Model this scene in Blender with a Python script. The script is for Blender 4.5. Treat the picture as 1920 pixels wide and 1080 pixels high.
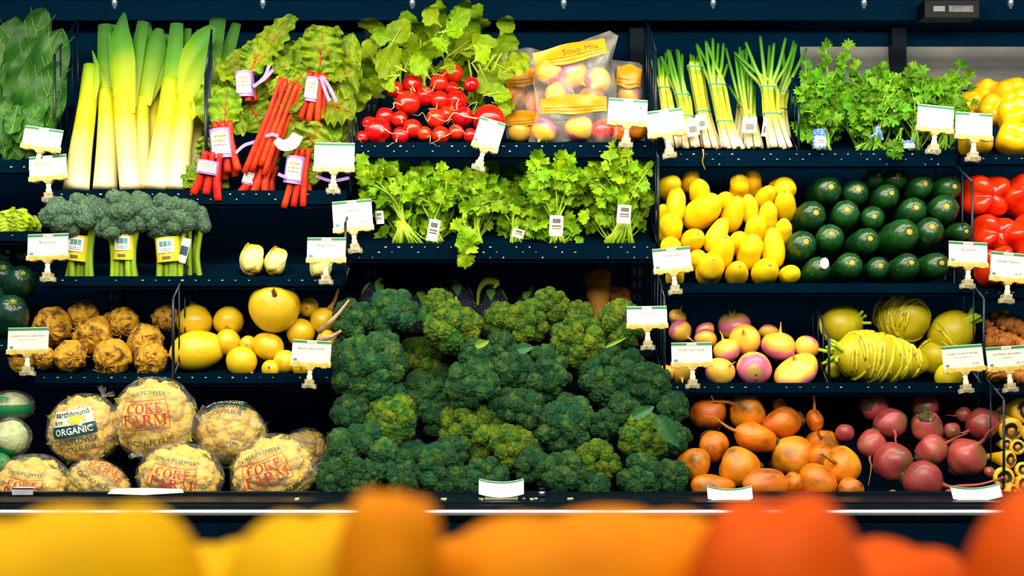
import bpy, bmesh, math, random
from mathutils import Vector, Matrix, Quaternion, noise
random.seed(7)
for o in list(bpy.data.objects): bpy.data.objects.remove(o)
scene = bpy.context.scene
col = scene.collection
# ------------------------------------------------------------------ camera, world, lights, exposure
CZ = 1.25
cam = bpy.data.cameras.new('camera'); cam.lens = 50.625; cam.sensor_width = 36
cam.dof.use_dof = True; cam.dof.focus_distance = 2.82; cam.dof.aperture_fstop = 4.6
cam.clip_start = 0.02
co = bpy.data.objects.new('camera', cam); col.objects.link(co)
co.location = (0, -2.7, CZ); co.rotation_euler = (math.pi/2, 0, 0)
scene.camera = co
w = bpy.data.worlds.new('world'); scene.world = w; w.use_nodes = True
w.node_tree.nodes['Background'].inputs[0].default_value = (0.28, 0.52, 0.75, 1)
w.node_tree.nodes['Background'].inputs[1].default_value = 0.36
def area(name, loc, target, sx, sy, e, c=(1, 1, 1)):
    l = bpy.data.lights.new(name, 'AREA'); l.shape = 'RECTANGLE'; l.size = sx; l.size_y = sy; l.energy = e; l.color = c
    o = bpy.data.objects.new(name, l); col.objects.link(o); o.location = loc
    o.rotation_euler = (Vector(target)-Vector(loc)).to_track_quat('-Z', 'Y').to_euler()
    return o
area('canopy_lamp', (0, -0.16, CZ+0.72), (0, 0.24, CZ-0.05), 3.0, 0.10, 25, (1, 0.94, 0.76))
area('ceiling_lamp', (0, -1.55, CZ+1.2), (0, 0.15, CZ-0.15), 3.2, 0.8, 58, (1, 0.94, 0.76))
area('pepper_fill', (0, -3.3, CZ+1.6), (0, -2.1, CZ-0.3), 3.0, 0.6, 66, (1, 0.93, 0.74))  # added fill lamp, brightens the near side of the front peppers
vs = scene.view_settings
vs.view_transform = 'Standard'; vs.look = 'None'; vs.gamma = 1; vs.use_curve_mapping = False; vs.exposure = 0.0
# ------------------------------------------------------------------ helpers
F = 2700.0
def W(px, py, d): return Vector(((px-960)*d/F, d-2.7, CZ+(540-py)*d/F))
def S(d): return d/F
def R(a, b): return random.uniform(a, b)
def lin(h):
    if not isinstance(h, str): return tuple(h)
    out = []
    for i in (0, 2, 4):
        c = int(h[i:i+2], 16)/255
        out.append(c/12.92 if c <= .04045 else ((c+.055)/1.055)**2.4)
    return tuple(out)+(1,)
_m = {}
def M(name, c1, c2=None, scale=30, rough=.5, bump=0, bscale=200, rand=.12, trans=0, ramp=None, axis=None, metal=0,
      alpha=1, coat=0, c3=None, s3=60, t3=(.6, .68), spec=.5, detail=3, hue=0, dots=None, wob=.15, emit=0):
    """procedural material: two-colour noise, optional ramp along attribute 't', patches c3, voronoi bump"""
    if name in _m: return _m[name]
    m = bpy.data.materials.new(name); m.use_nodes = True; nt = m.node_tree; N = nt.nodes; L = nt.links
    b = N['Principled BSDF']; out = N['Material Output']
    tc = N.new('ShaderNodeTexCoord'); nz = N.new('ShaderNodeTexNoise')
    nz.inputs['Scale'].default_value = scale; nz.inputs['Detail'].default_value = detail
    L.new(tc.outputs['Object'], nz.inputs['Vector'])
    def mixc(fac, a, bb):
        x = N.new('ShaderNodeMix'); x.data_type = 'RGBA'
        if isinstance(fac, (int, float)): x.inputs[0].default_value = fac
        else: L.new(fac, x.inputs[0])
        for idx, v in ((6, a), (7, bb)):
            if isinstance(v, tuple): x.inputs[idx].default_value = v
            else: L.new(v, x.inputs[idx])
        return x.outputs[2]
    def rampn(fac, stops):
        r = N.new('ShaderNodeValToRGB'); e = r.color_ramp.elements
        while len(e) < len(stops): e.new(.5)
        for i, (p, c) in enumerate(stops): e[i].position = p; e[i].color = lin(c) if isinstance(c, str) else (c, c, c, 1)
        L.new(fac, r.inputs[0]); return r.outputs[0]
    sharp = rampn(nz.outputs[0], [(.35, 0.0), (.65, 1.0)])
    if ramp:
        at = N.new('ShaderNodeAttribute'); at.attribute_name = 't'
        ma = N.new('ShaderNodeMath'); ma.operation = 'MULTIPLY_ADD'; ma.inputs[1].default_value = wob
        L.new(nz.outputs[0], ma.inputs[0]); 
        sb = N.new('ShaderNodeMath'); sb.operation = 'SUBTRACT'; sb.inputs[1].default_value = wob*.5
        L.new(at.outputs['Fac'], sb.inputs[0]); L.new(sb.outputs[0], ma.inputs[2])
        c = rampn(ma.outputs[0], ramp)
        if c2: c = mixc(rampn(nz.outputs[0], [(.45, 0.0), (.75, .6)]), c, lin(c2))
    else:
        c = mixc(sharp, lin(c1), lin(c2 or c1))
    if c3:
        n3 = N.new('ShaderNodeTexNoise'); n3.inputs['Scale'].default_value = s3; n3.inputs['Detail'].default_value = 4
        oi3 = N.new('ShaderNodeObjectInfo'); va = N.new('ShaderNodeVectorMath'); va.operation = 'ADD'
        cx = N.new('ShaderNodeMath'); cx.operation = 'MULTIPLY'; cx.inputs[1].default_value = 17.0
        L.new(oi3.outputs['Random'], cx.inputs[0]); L.new(tc.outputs['Object'], va.inputs[0]); L.new(cx.outputs[0], va.inputs[1])
        L.new(va.outputs[0], n3.inputs['Vector'])
        c = mixc(rampn(n3.outputs[0], [(t3[0], 0.0), (t3[1], 1.0)]), c, lin(c3))
    if dots:
        vo = N.new('ShaderNodeTexVoronoi'); vo.inputs['Scale'].default_value = dots[1]; L.new(tc.outputs['Object'], vo.inputs['Vector'])
        c = mixc(rampn(vo.outputs['Distance'], [(dots[2], 1.0), (dots[2]+.08, 0.0)]), c, lin(dots[0]))
    oi = N.new('ShaderNodeObjectInfo'); hs = N.new('ShaderNodeHueSaturation')
    mr = N.new('ShaderNodeMapRange'); mr.inputs[3].default_value = 1-rand; mr.inputs[4].default_value = 1+rand
    L.new(oi.outputs['Random'], mr.inputs[0]); L.new(mr.outputs[0], hs.inputs['Value']); L.new(c, hs.inputs['Color'])
    if hue:
        mh = N.new('ShaderNodeMapRange'); mh.inputs[3].default_value = .5-hue; mh.inputs[4].default_value = .5+hue
        mm = N.new('ShaderNodeMath'); mm.operation = 'FRACT'; ml = N.new('ShaderNodeMath'); ml.operation = 'MULTIPLY'; ml.inputs[1].default_value = 7.3
        L.new(oi.outputs['Random'], ml.inputs[0]); L.new(ml.outputs[0], mm.inputs[0]); L.new(mm.outputs[0], mh.inputs[0]); L.new(mh.outputs[0], hs.inputs['Hue'])
    L.new(hs.outputs[0], b.inputs['Base Color'])
    b.inputs['Roughness'].default_value = rough; b.inputs['Metallic'].default_value = metal
    b.inputs['Specular IOR Level'].default_value = spec
    b.inputs['Coat Weight'].default_value = coat; b.inputs['Coat Roughness'].default_value = .12
    b.inputs['Alpha'].default_value = alpha
    if bump:
        vo = N.new('ShaderNodeTexNoise'); vo.inputs['Scale'].default_value = bscale; vo.inputs['Detail'].default_value = 2
        L.new(tc.outputs['Object'], vo.inputs['Vector'])
        bp = N.new('ShaderNodeBump'); bp.inputs['Strength'].default_value = bump; bp.inputs['Distance'].default_value = .004
        L.new(vo.outputs[0], bp.inputs['Height']); L.new(bp.outputs[0], b.inputs['Normal'])
    if trans:
        tb = N.new('ShaderNodeBsdfTranslucent'); L.new(hs.outputs[0], tb.inputs[0]); mx = N.new('ShaderNodeMixShader')
        mx.inputs[0].default_value = trans; L.new(b.outputs[0], mx.inputs[1]); L.new(tb.outputs[0], mx.inputs[2]); L.new(mx.outputs[0], out.inputs[0])
    _m[name] = m; return m
class MB:
    def __init__(s): s.v = []; s.f = []; s.t = []
    def add(s, v, f, t=None):
        o = len(s.v); s.v += [tuple(p) for p in v]; s.f += [tuple(i+o for i in q) for q in f]
        s.t += list(t) if t is not None else [0.0]*len(v); return s
    def box(s, a, b):
        x0, y0, z0 = a; x1, y1, z1 = b
        return s.add([(x0,y0,z0),(x1,y0,z0),(x1,y1,z0),(x0,y1,z0),(x0,y0,z1),(x1,y0,z1),(x1,y1,z1),(x0,y1,z1)],
              [(0,3,2,1),(4,5,6,7),(0,1,5,4),(1,2,6,5),(2,3,7,6),(3,0,4,7)])
    def mesh(s, name, mat, org=None, smooth=True, xf=None):
        v = s.v
        if org is not None: v = [(p[0]-org[0], p[1]-org[1], p[2]-org[2]) for p in v]
        if xf is not None: v = [tuple(xf @ Vector(p)) for p in v]
        me = bpy.data.meshes.new(name); me.from_pydata(v, [], s.f); me.materials.append(mat)
        at = me.attributes.new('t', 'FLOAT', 'POINT'); at.data.foreach_set('value', s.t)
        if smooth: me.polygons.foreach_set('use_smooth', [True]*len(me.polygons))
        me.update(); return me
def crm(pts, n):
    """catmull-rom through tuples"""
    pts = [Vector(p) for p in pts]; out = []
    k = len(pts)
    for i in range(k-1):
        p0 = pts[max(i-1, 0)]; p1 = pts[i]; p2 = pts[i+1]; p3 = pts[min(i+2, k-1)]
        for j in range(n):
            t = j/n
            out.append(.5*((2*p1)+(p2-p0)*t+(2*p0-5*p1+4*p2-p3)*t*t+(3*p1-p0-3*p2+p3)*t**3))
    out.append(pts[-1]); return out
def revolve(prof, n=20, sub=4, mod=None):
    P = crm([(r, z, 0) for r, z in prof], sub); V = []; Fc = []; T = []
    rings = []; z0 = P[0].y; z1 = P[-1].y
    for i, p in enumerate(P):
        r, z = max(p.x, 0), p.y; t = (z-z0)/((z1-z0) or 1)
        if r < 1e-6:
            q = Vector((0, 0, z)); q = mod(q, 0, t) if mod else q
            rings.append([len(V)]); V.append(q); T.append(t)
        else:
            ids = []
            for j in range(n):
                a = 2*math.pi*j/n; q = Vector((r*math.cos(a), r*math.sin(a), z)); q = mod(q, a, t) if mod else q
                ids.append(len(V)); V.append(q); T.append(t)
            rings.append(ids)
    for a, b in zip(rings, rings[1:]):
        if len(a) == 1 and len(b) == 1: continue
        for j in range(n):
            k = (j+1) % n
            if len(a) == 1: Fc.append((a[0], b[k], b[j]))
            elif len(b) == 1: Fc.append((a[j], a[k], b[0]))
            else: Fc.append((a[j], a[k], b[k], b[j]))
    if len(rings[0]) > 1: Fc.append(tuple(reversed(rings[0])))
    if len(rings[-1]) > 1: Fc.append(tuple(rings[-1]))
    return V, Fc, T
def rev(prof, **k): return MB().add(*revolve(prof, **k))
def tube(pts, rad, n=6, t0=0, t1=1, flat=1.0):
    pts = [Vector(p) for p in pts]; V = []; Fc = []; T = []; k = len(pts)
    up = Vector((.13, -.9, .2))
    for i, p in enumerate(pts):
        tg = (pts[min(i+1, k-1)]-pts[max(i-1, 0)]); tg = tg.normalized() if tg.length > 1e-9 else Vector((0, 0, 1))
        s = tg.cross(up); s = s.normalized() if s.length > 1e-4 else Vector((1, 0, 0)); u = s.cross(tg)
        r = rad if isinstance(rad, (int, float)) else rad[min(i, len(rad)-1)] if len(rad) == k else rad[0]+(rad[1]-rad[0])*i/(k-1)
        for j in range(n):
            a = 2*math.pi*j/n; V.append(p+s*(r*math.cos(a))+u*(r*flat*math.sin(a))); T.append(t0+(t1-t0)*i/(k-1))
    for i in range(k-1):
        for j in range(n):
            q = (j+1) % n; Fc.append((i*n+j, i*n+q, (i+1)*n+q, (i+1)*n+j))
    Fc.append(tuple(reversed(range(n)))); Fc.append(tuple(range((k-1)*n, k*n)))
    return V, Fc, T
def ribbon(pts, wid, nrm=Vector((0, -1, 0)), cup=.2, t0=0, t1=1, m=4, fold=0):
    pts = [Vector(p) for p in pts]; V = []; Fc = []; T = []; k = len(pts)
    for i, p in enumerate(pts):
        tg = (pts[min(i+1, k-1)]-pts[max(i-1, 0)]).normalized(); s = tg.cross(nrm).normalized(); nn = s.cross(tg)
        f = i/(k-1)*(len(wid)-1); a = int(min(f, len(wid)-2)); wd = wid[a]+(wid[a+1]-wid[a])*(f-a)
        for j in range(m+1):
            u = 2*j/m-1; V.append(p+s*(u*wd/2)-nn*(cup*wd*(u*u if not fold else abs(u)))); T.append(t0+(t1-t0)*i/(k-1))
    for i in range(k-1):
        for j in range(m): a = i*(m+1)+j; Fc.append((a, a+1, a+m+2, a+m+1))
    return V, Fc, T
def mk(name, mesh, parent=None, M4=None):
    o = bpy.data.objects.new(name, mesh); col.objects.link(o)
    if parent is not None: o.parent = parent
    if M4 is not None: o.matrix_basis = M4
    return o
def tag(o, label, cat, group=None, kind=None):
    if label: o['label'] = label
    if cat: o['category'] = cat
    if group: o['group'] = group
    if kind: o['kind'] = kind
    return o
def thing(name, label, cat, M4=None, group=None):
    o = mk(name, None, None, M4 if M4 is not None else Matrix()); o.empty_display_size = .02
    return tag(o, label, cat, group)
def spawn(parts, name, label, cat, M4, group=None):
    t = thing(name, label, cat, M4, group)
    for pn, me, m4, *sub in parts:
        c = mk(pn, me, t, m4)
        for sn, sm, s4 in (sub[0] if sub else []): mk(sn, sm, c, s4)
    return t
def TRS(loc, q=None, s=1):
    s = (s, s, s) if isinstance(s, (int, float)) else s
    return Matrix.LocRotScale(Vector(loc), q or Quaternion(), Vector(s))
def aim(d, roll=0):
    """rotation taking local +Z to d"""
    q = Vector((0, 0, 1)).rotation_difference(Vector(d).normalized())
    return q @ Quaternion((0, 0, 1), roll)
def basis(y, z):
    y = Vector(y).normalized(); x = y.cross(Vector(z)).normalized(); z = x.cross(y)
    return Matrix((x, y, z)).transposed().to_quaternion()
def leafM(base, tip, width, jit=.4, toward=None):
    base = Vector(base); y = Vector(tip)-base; L = y.length
    z = Vector((R(-jit, jit), -1, R(-jit, jit)+.25)) if toward is None else Vector(toward)
    return TRS(base, basis(y, z), (width, L, (width+L)/2))
ORD = ['zeroth', 'first', 'second', 'third', 'fourth', 'fifth', 'sixth', 'seventh', 'eighth', 'ninth', 'tenth', 'eleventh', 'twelfth']
def rowname(i, n):
    return 'the only row' if n == 1 else 'the top row' if i == 0 else 'the bottom row' if i == n-1 else ORD[i+1]+' row from top'
def colname(i, n):
    return 'standing alone' if n == 1 else 'leftmost' if i == 0 else 'rightmost' if i == n-1 else ORD[i+1]+' from left'
def pile(rows, crop, lip, k, pad=.93, dmax=3.36, extra=0.0):
    """rows top to bottom of (cx,cy,w,h,...) measured on a crop; returns items with world centre, size and label bits"""
    ox, oy, s = crop; ly, dl = lip; it = []
    for ri, row in enumerate(rows):
        row = sorted(row, key=lambda e: e[0])
        for ci, e in enumerate(row):
            px = ox+e[0]/s; py = oy+e[1]/s; w_ = e[2]/s; h_ = e[3]/s
            r = min(w_, h_)/2
            it.append(dict(px=px, py=py, w=w_, h=h_, r=r, e=e, row=rowname(ri, len(rows)), col=colname(ci, len(row)),
                           d=dl+.012+r*S(dl)+extra+k*max(0, (ly-py-r))*S(dl), ri=ri))
    med = sorted(i['r'] for i in it)[len(it)//2]
    for _ in range(40):
        for a in range(len(it)):
            for b in range(a+1, len(it)):
                A, B = it[a], it[b]
                if B['d'] > A['d']: A, B = B, A
                pa = W(A['px'], A['py'], A['d']); pb = W(B['px'], B['py'], B['d'])
                lim = pad*(A['r']*S(A['d'])+B['r']*S(B['d']))
                if (pa-pb).length < lim: A['d'] += .004
    for i in it:
        i['d'] = min(i['d'], dmax); i['c'] = W(i['px'], i['py'], i['d']); i['m'] = S(i['d'])
        i['adj'] = 'large ' if i['r'] > med*1.22 else 'small ' if i['r'] < med*.78 else ''
    return it
def lab(i, kind, pname): 
    c = i['col']; return f"{i['adj']}{kind}, {c} in {i['row']} of the {pname}"
# all lettering is made first, in one depsgraph update
TXT = {}
def want(items):
    obs = []
    for s, bold in items:
        cu = bpy.data.curves.new('lettering', 'FONT'); cu.body = s; cu.align_x = 'CENTER'; cu.align_y = 'CENTER'
        cu.resolution_u = 2; cu.offset = bold; o = bpy.data.objects.new('lettering', cu); col.objects.link(o); obs.append((s, o))
    dg = bpy.context.evaluated_depsgraph_get()
    for s, o in obs:
        me = bpy.data.meshes.new_from_object(o.evaluated_get(dg))
        V = [v.co.copy() for v in me.vertices]; Fc = [tuple(p.vertices) for p in me.polygons]
        if V:
            x0 = min(v.x for v in V); x1 = max(v.x for v in V); y0 = min(v.y for v in V); y1 = max(v.y for v in V)
            V = [Vector(((v.x-(x0+x1)/2)/(x1-x0), (v.y-(y0+y1)/2)/(y1-y0), 0)) for v in V]   # unit box
            TXT[s] = (V, Fc, (x1-x0)/(y1-y0))
        bpy.data.meshes.remove(me)
    for s, o in obs:
        cu = o.data; bpy.data.objects.remove(o); bpy.data.curves.remove(cu)
SIGNS = [ # px,py,w,h,rot deg, lip depth, title, subtitle, price, header word, label, card tint (b has dim warm light painted in)
 (80,258,72,38,-8,2.97,'','','','ORGANIC', 'white price card leaning in front of the collard greens', 'w'),
 (90,312,70,42,5,2.97,'Leek','','','ORGANIC', 'white price card at the foot of the left leek', 'w'),
 (627,292,75,50,-1,2.95,'','','','', 'bright white price card beside the red chard stalks', 'w'),
 (661,402,74,54,5,2.93,'Cilantro','','$1.99','ORGANIC', 'dim-tinted price card at left end of the cilantro shelf', 'b'),
 (917,250,50,54,-17,2.95,'Bunch Radishes','','','ORGANIC', 'tilted small price card hanging below the red radishes', 'b'),
 (1177,208,73,46,-4,2.94,'Root Vegetable Soup Mix','','','ORGANIC', 'white price card in front of the soup mix bags', 'w'),
 (1247,228,70,46,7,2.95,'','','','ORGANIC', 'white price card at left of the green onions', 'w'),
 (1754,220,68,46,-6,2.95,'','','','', 'white price card in front of the parsley', 'w'),
 (1826,234,69,46,-4,2.95,'','','','ORGANIC', 'white price card in front of the yellow bell peppers', 'w'),
 (90,460,76,44,2,2.85,'Broccolini','','','ORGANIC', 'dim-tinted price card left of the broccolini bunches', 'b'),
 (612,466,72,42,0,2.85,'Belgian Endive','','','ORGANIC', 'dim-tinted price card beside the two white endives', 'b'),
 (1260,485,71,42,5,2.85,'Yellow Squash','','','ORGANIC', 'dim-tinted price card at lower left of the yellow squash', 'b'),
 (1815,474,72,42,-3,2.85,'Zucchini','','','ORGANIC', 'dim-tinted price card right of the zucchini', 'b'),
 (1890,498,66,50,-5,2.85,'Red Bell Peppers','','$5.99','ORGANIC', 'dim-tinted price card in front of the red bell peppers', 'b'),
 (53,636,76,44,1,2.78,'Locally Grown Celery Root','-','','', 'dim-tinted price card in front of the celery roots', 'b'),
 (584,660,73,44,-3,2.78,'Beauty Heart Radish','','','ORGANIC', 'dim-tinted price card in front of the yellow round radishes', 'b'),
 (1213,592,75,36,1,2.78,'','-','','ORGANIC', 'white price card between the broccoli top and turnips', 'w'),
 (1297,662,76,40,1,2.78,'Purple Top Turnips','','','ORGANIC', 'dim-tinted price card in front of the turnips', 'b'),
 (1805,669,76,44,4,2.78,'Locally Grown Kohlrabi','-','$3.49','', 'dim-tinted price card in front of the kohlrabi', 'b'),
 (1888,669,76,40,4,2.78,'Sunchokes (Jerusalem','Artichokes)','$4.29','ORGANIC', 'dim-tinted price card in front of the knobbly sunchokes', 'b'),
 (940,918,84,26,0,2.64,'','','','', 'curved white price card on the rail below the broccoli', 'r'),
 (1368,929,84,22,0,2.64,'','','','', 'small white price card on the rail below golden beets', 'r'),
 (1830,927,92,22,3,2.64,'','','','', 'wide white price card on the rail below red beets', 'r'),
]
want([(s, .004) for e in SIGNS for s in (e[6], e[7], e[8], e[9]) if s and s != '-'] +
     [('COKE', .02), ('FARM', .02), ('ALWAYS ORGANIC', .01), ('CHOU-FLEUR', .012), ('CAULIFLOWER', .012), ('earthbound', .015), ('farm', .01), ('ORGANICX', .03),
      ('Coke Farm', .01), ('Soup Mix', .0), ('|||||||', .01), ('ORGANIC', .01)])
# ------------------------------------------------------------------ structure
BLK = M('black_enamel', (.0006,.0068,.0165,1), (.0008,.0080,.0195,1), scale=8, rough=.7, rand=.05, spec=.0)
BLK2 = M('black_plastic', (.0006,.0045,.0095,1), (.0010,.0065,.0130,1), scale=20, rough=.4, rand=.05, spec=.2)
WALL = M('case_liner', (.0016,.0200,.0520,1), (.0020,.0240,.0600,1), scale=3, rough=.7, rand=.02, spec=.0)
PALE = M('case_liner_pale', 'A8A298', '8A8A88', scale=9, rough=.6, rand=.02)
HOLE_LIT = M('hole_light', 'B8B4A0', '6A5A30', scale=60, rough=.5, rand=.2)  # pale disc colour stands in for light showing through the holes
CHROME = M('chrome_strip', 'D8DCDE', 'C8CCD0', rough=.42, metal=1, rand=0)
def struct(name, mb, mat, label=None):
    o = mk(name, mb.mesh(name, mat, smooth=False)); o['kind'] = 'structure'
    if label: o['label'] = label
    return o
XW = 1.75
DB = 3.46
zt = W(0, -330, 2.9).z
struct('floor', MB().box((-3, -4.2, -.05), (3, 1.0, 0)), M('floor_vinyl', '6A6458', '5A564C', scale=4, rough=.4))
struct('wall_back', MB().box((-XW, DB-2.7, 0), (XW, DB-2.65, zt)), WALL)
cvp = [(DB-2.702-.16*(1-math.cos(q/8*1.5708)), W(0, 88, DB).z-.125*math.sin(q/8*1.5708)) for q in range(9)]  # curve added so the light fades upward across the pale panel
cv_ = [(x, p[0], p[1]) for x in (W(1500, 0, DB).x, XW) for p in cvp]+[(x, DB-2.701, cvp[-1][1]) for x in (W(1500, 0, DB).x, XW)]
pan = struct('trim_4', MB().add(cv_, [(q, q+1, q+10, q+9) for q in range(8)]+[tuple(range(9))+(18,), tuple(range(17, 8, -1))+(19,)]), PALE, 'pale back panel behind the parsley and yellow peppers')
# ledge across the top of the back wall, canopy with a front valance that holds the lamp
struct('trim_1', MB().box((-XW, 3.36-2.7, W(0, 38, 3.36).z), (XW, DB-2.7, zt)), WALL, 'dark header beam across the top of the case')
struct('ceiling', MB().box((-XW, -.22, zt), (XW, DB-2.65, zt+.05)), WALL)
struct('trim_2', MB().box((-XW, -.26, W(0, -260, 2.45).z), (XW, -.22, zt+.05)), WALL, 'front valance of the display case canopy')
# bottom rail: ledge, groove, chrome strip, kick panel
zl = W(0, 926, 2.66).z
rl = MB(); rl.box((-XW, 2.585-2.7, zl-.04), (XW, 2.68-2.7, zl-.004)); rl.box((-XW, 2.668-2.7, zl-.06), (XW, 2.682-2.7, zl+.002))
rl.box((-XW, 2.57-2.7, zl-.022), (XW, 2.586-2.7, zl-.008))
struct('trim_3', rl, BLK2, 'black bumper rail along the front of the case')
o = struct('trim_5', MB().add(*tube([(-XW, 2.56-2.7, W(0, 962, 2.555).z), (XW, 2.56-2.7, W(0, 962, 2.555).z)], .0055, 12)), CHROME, 'chrome strip along the front rail')
struct('wall_front', MB().box((-XW, 2.565-2.7, 0), (XW, 2.62-2.7, zl-.04)), BLK, 'dark lower front panel of the display case')
XD = [-1.5, -.945, -.333, .297, .92, 1.5]
def shelf(x0, x1, ly, dl, k, depth, label, lip=18, perf=True, floor_drop=None):
    """tray with a sloping floor (rise per depth k), a front lip and its perforations"""
    zt_ = W(0, ly, dl).z; y0 = dl-2.7
    if floor_drop is None: floor_drop = lip-5; k = max(.02, k-(.03-floor_drop*S(dl))*9)
    t = thing('display_shelf', label, 'shelf', TRS((0, 0, 0)))
    h = lip*S(dl)
    m = MB().box((x0, y0-.004, zt_-h), (x1, y0+.004, zt_))
    mk('front_lip', m.mesh('front_lip', BLK, smooth=False), t)
    rise = depth*k; zf = zt_-floor_drop*S(dl)
    pts = [(y0+.004, zf-.012), (y0+.004, zf), (y0+depth, zf+rise), (y0+depth, zf+rise-.012)]
    V = [(x, p[0], p[1]) for x in (x0, x1) for p in pts]
    mk('tray', MB().add(V, [(0,1,2,3), (7,6,5,4), (0,4,5,1), (1,5,6,2), (2,6,7,3), (3,7,4,0)]).mesh('tray', BLK, smooth=False), t)
    if perf:
        pm = MB(); n = int((x1-x0)/.0265)
        for row in range(3):
            for j in range(n):
                if random.random() < (.15, .5, .75)[row]: continue
                x = x0+.018+j*.0265+(.013 if row % 2 else 0); z = zt_-(.008+.0105*row)
                if zt_-z > h-.003: continue
                a = R(.0015, .0035)*(1-.2*row); b = R(.0008, .0016)
                c = [(x+a*math.cos(q*math.pi/3), y0-.0045, z+b*math.sin(q*math.pi/3)) for q in range(6)]
                c2 = [(p[0], y0-.003, p[2]) for p in c]
                pm.add(c+c2, [tuple(range(6))]+[(q, (q+6), ((q+1) % 6)+6, (q+1) % 6) for q in range(6)])
        if pm.v:
            o = mk('perforations', pm.mesh('perforations', HOLE_LIT, smooth=False), t); o['kind'] = 'stuff'
    return t
g = .006
LA = (357, 2.95); LB = (518, 2.87); LC = (700, 2.84); CA = (267, 2.97); CB = (456, 2.92); RA = (282, 2.97); RB = (531, 2.87); RC = (718, 2.80)
shelf(XD[0], XD[1]-g, 306, 2.97, 1.1, .16, 'black perforated shelf under the collard greens')
shelf(XD[0], XD[1]-g, 434, 2.90, .22, .25, 'black shelf under the yellow green lettuce')
shelf(XD[0], XD[1]-g, 640, 2.84, .45, .28, 'black shelf under the dark green round squash')
shelf(XD[1]+g, XD[2]-g, *LA, .30, .28, 'black perforated shelf under the leeks and chard', lip=26)
shelf(XD[1]+g, XD[2]-g, *LB, .40, .28, 'black perforated shelf under the broccolini and endives')
shelf(XD[1]+g, XD[2]-g, *LC, .42, .30, 'black shelf under the celery roots and round radishes')
shelf(XD[2]+g, XD[3]-g, *CA, .27, .26, 'black perforated shelf under the red radishes', lip=28)
shelf(XD[2]+g, XD[3]-g, *CB, .42, .26, 'black perforated shelf under the cilantro', lip=30)
shelf(XD[3]+g, XD[4]-g, *RA, .55, .24, 'black perforated shelf under the green onions and parsley', lip=30)
shelf(XD[3]+g, XD[4]-g, *RB, .28, .30, 'black shelf under the yellow squash and zucchini', perf=False)
shelf(XD[3]+g, XD[4]-g, *RC, .18, .32, 'black shelf under the turnips and kohlrabi')
shelf(XD[4]+g, XD[5], 290, 2.97, .34, .28, 'black shelf under the yellow bell peppers')
shelf(XD[4]+g, XD[5], 541, 2.87, .38, .30, 'black shelf under the red bell peppers')
shelf(XD[4]+g, XD[5], 722, 2.80, .6, .25, 'black shelf under the knobbly sunchokes')
shelf(XD[0], XD[2]-.03, 925, 2.69, .08, .40, 'black bottom bin under the wrapped cauliflowers', perf=False, lip=80, floor_drop=68)
shelf(XD[2]-.03, XD[3]+.03, 930, 2.69, .45, .36, 'black bottom bin under the broccoli crowns', perf=False, lip=80)
shelf(XD[3]+.03, XD[5], 930, 2.69, .22, .40, 'black bottom bin under the golden and red beets', perf=False, lip=80)
# shelf carrying the eggplants behind the broccoli
shelf(XD[2]+g, XD[3]-g, 650, 2.98, .02, .36, 'black shelf behind the broccoli under the eggplants', perf=False)
# slotted uprights on the back wall and the dividers between sections
POST = M('upright_steel', (.0008,.0075,.016,1), (.001,.009,.02,1), rough=.5, spec=.1, rand=0)
for i, x in enumerate(XD[1:5]):
    t = thing('slotted_upright', ['dark slotted upright behind the leeks, left edge', 'dark slotted upright between chard and red radishes', 'dark slotted upright between soup bags and green onions', 'dark slotted upright behind the parsley, right edge'][i], 'upright')
    mk('post', MB().box((x-.017, DB-2.74, .3), (x+.017, DB-2.701, W(0, 40, DB).z)).mesh('post', POST, smooth=False), t)
    sl = MB()
    for j in range(26):
        z = .95+j*.03; sl.box((x-.009, DB-2.7415, z), (x-.004, DB-2.7395, z+.016)); sl.box((x+.004, DB-2.7415, z), (x+.009, DB-2.7395, z+.016))
    mk('slots', sl.mesh('slots', M('slot_shine', '38505E', '243C4A', rough=.3, metal=.5), smooth=False), t)
ROD = M('divider_rod', '04121E', '0C2230', scale=120, rough=.35, rand=.1, spec=.4)
def divider(x, ly, dl, h, back, label, rise=.10, wires=4, plate=False):
    t = thing('shelf_divider', label, 'divider'); y0 = dl-2.7+.008; z0 = W(0, ly, dl).z-.01; z1 = z0+h*S(dl); yb = y0+back
    def rod(n, p, r=.0022): mk(n, MB().add(*tube(p, r, 6)).mesh(n, ROD), t)
    rod('front_rod', [(x, y0, z0), (x, y0, z1)], .003)
    rod('top_rod', [(x, y0, z1), (x, yb, z1+rise)])
    rod('base_rod', [(x, y0, z0+.004), (x, yb, z0+rise)])
    for i in range(1, wires+1):
        f = i/wires; rod('wire', [(x, y0+back*f, z0+rise*f), (x, y0+back*f, z1+rise*f)], .0016)
    if plate: mk('panel', MB().box((x-.0015, y0, z0), (x+.0015, yb, z1)).mesh('panel', BLK, smooth=False), t)
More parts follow.
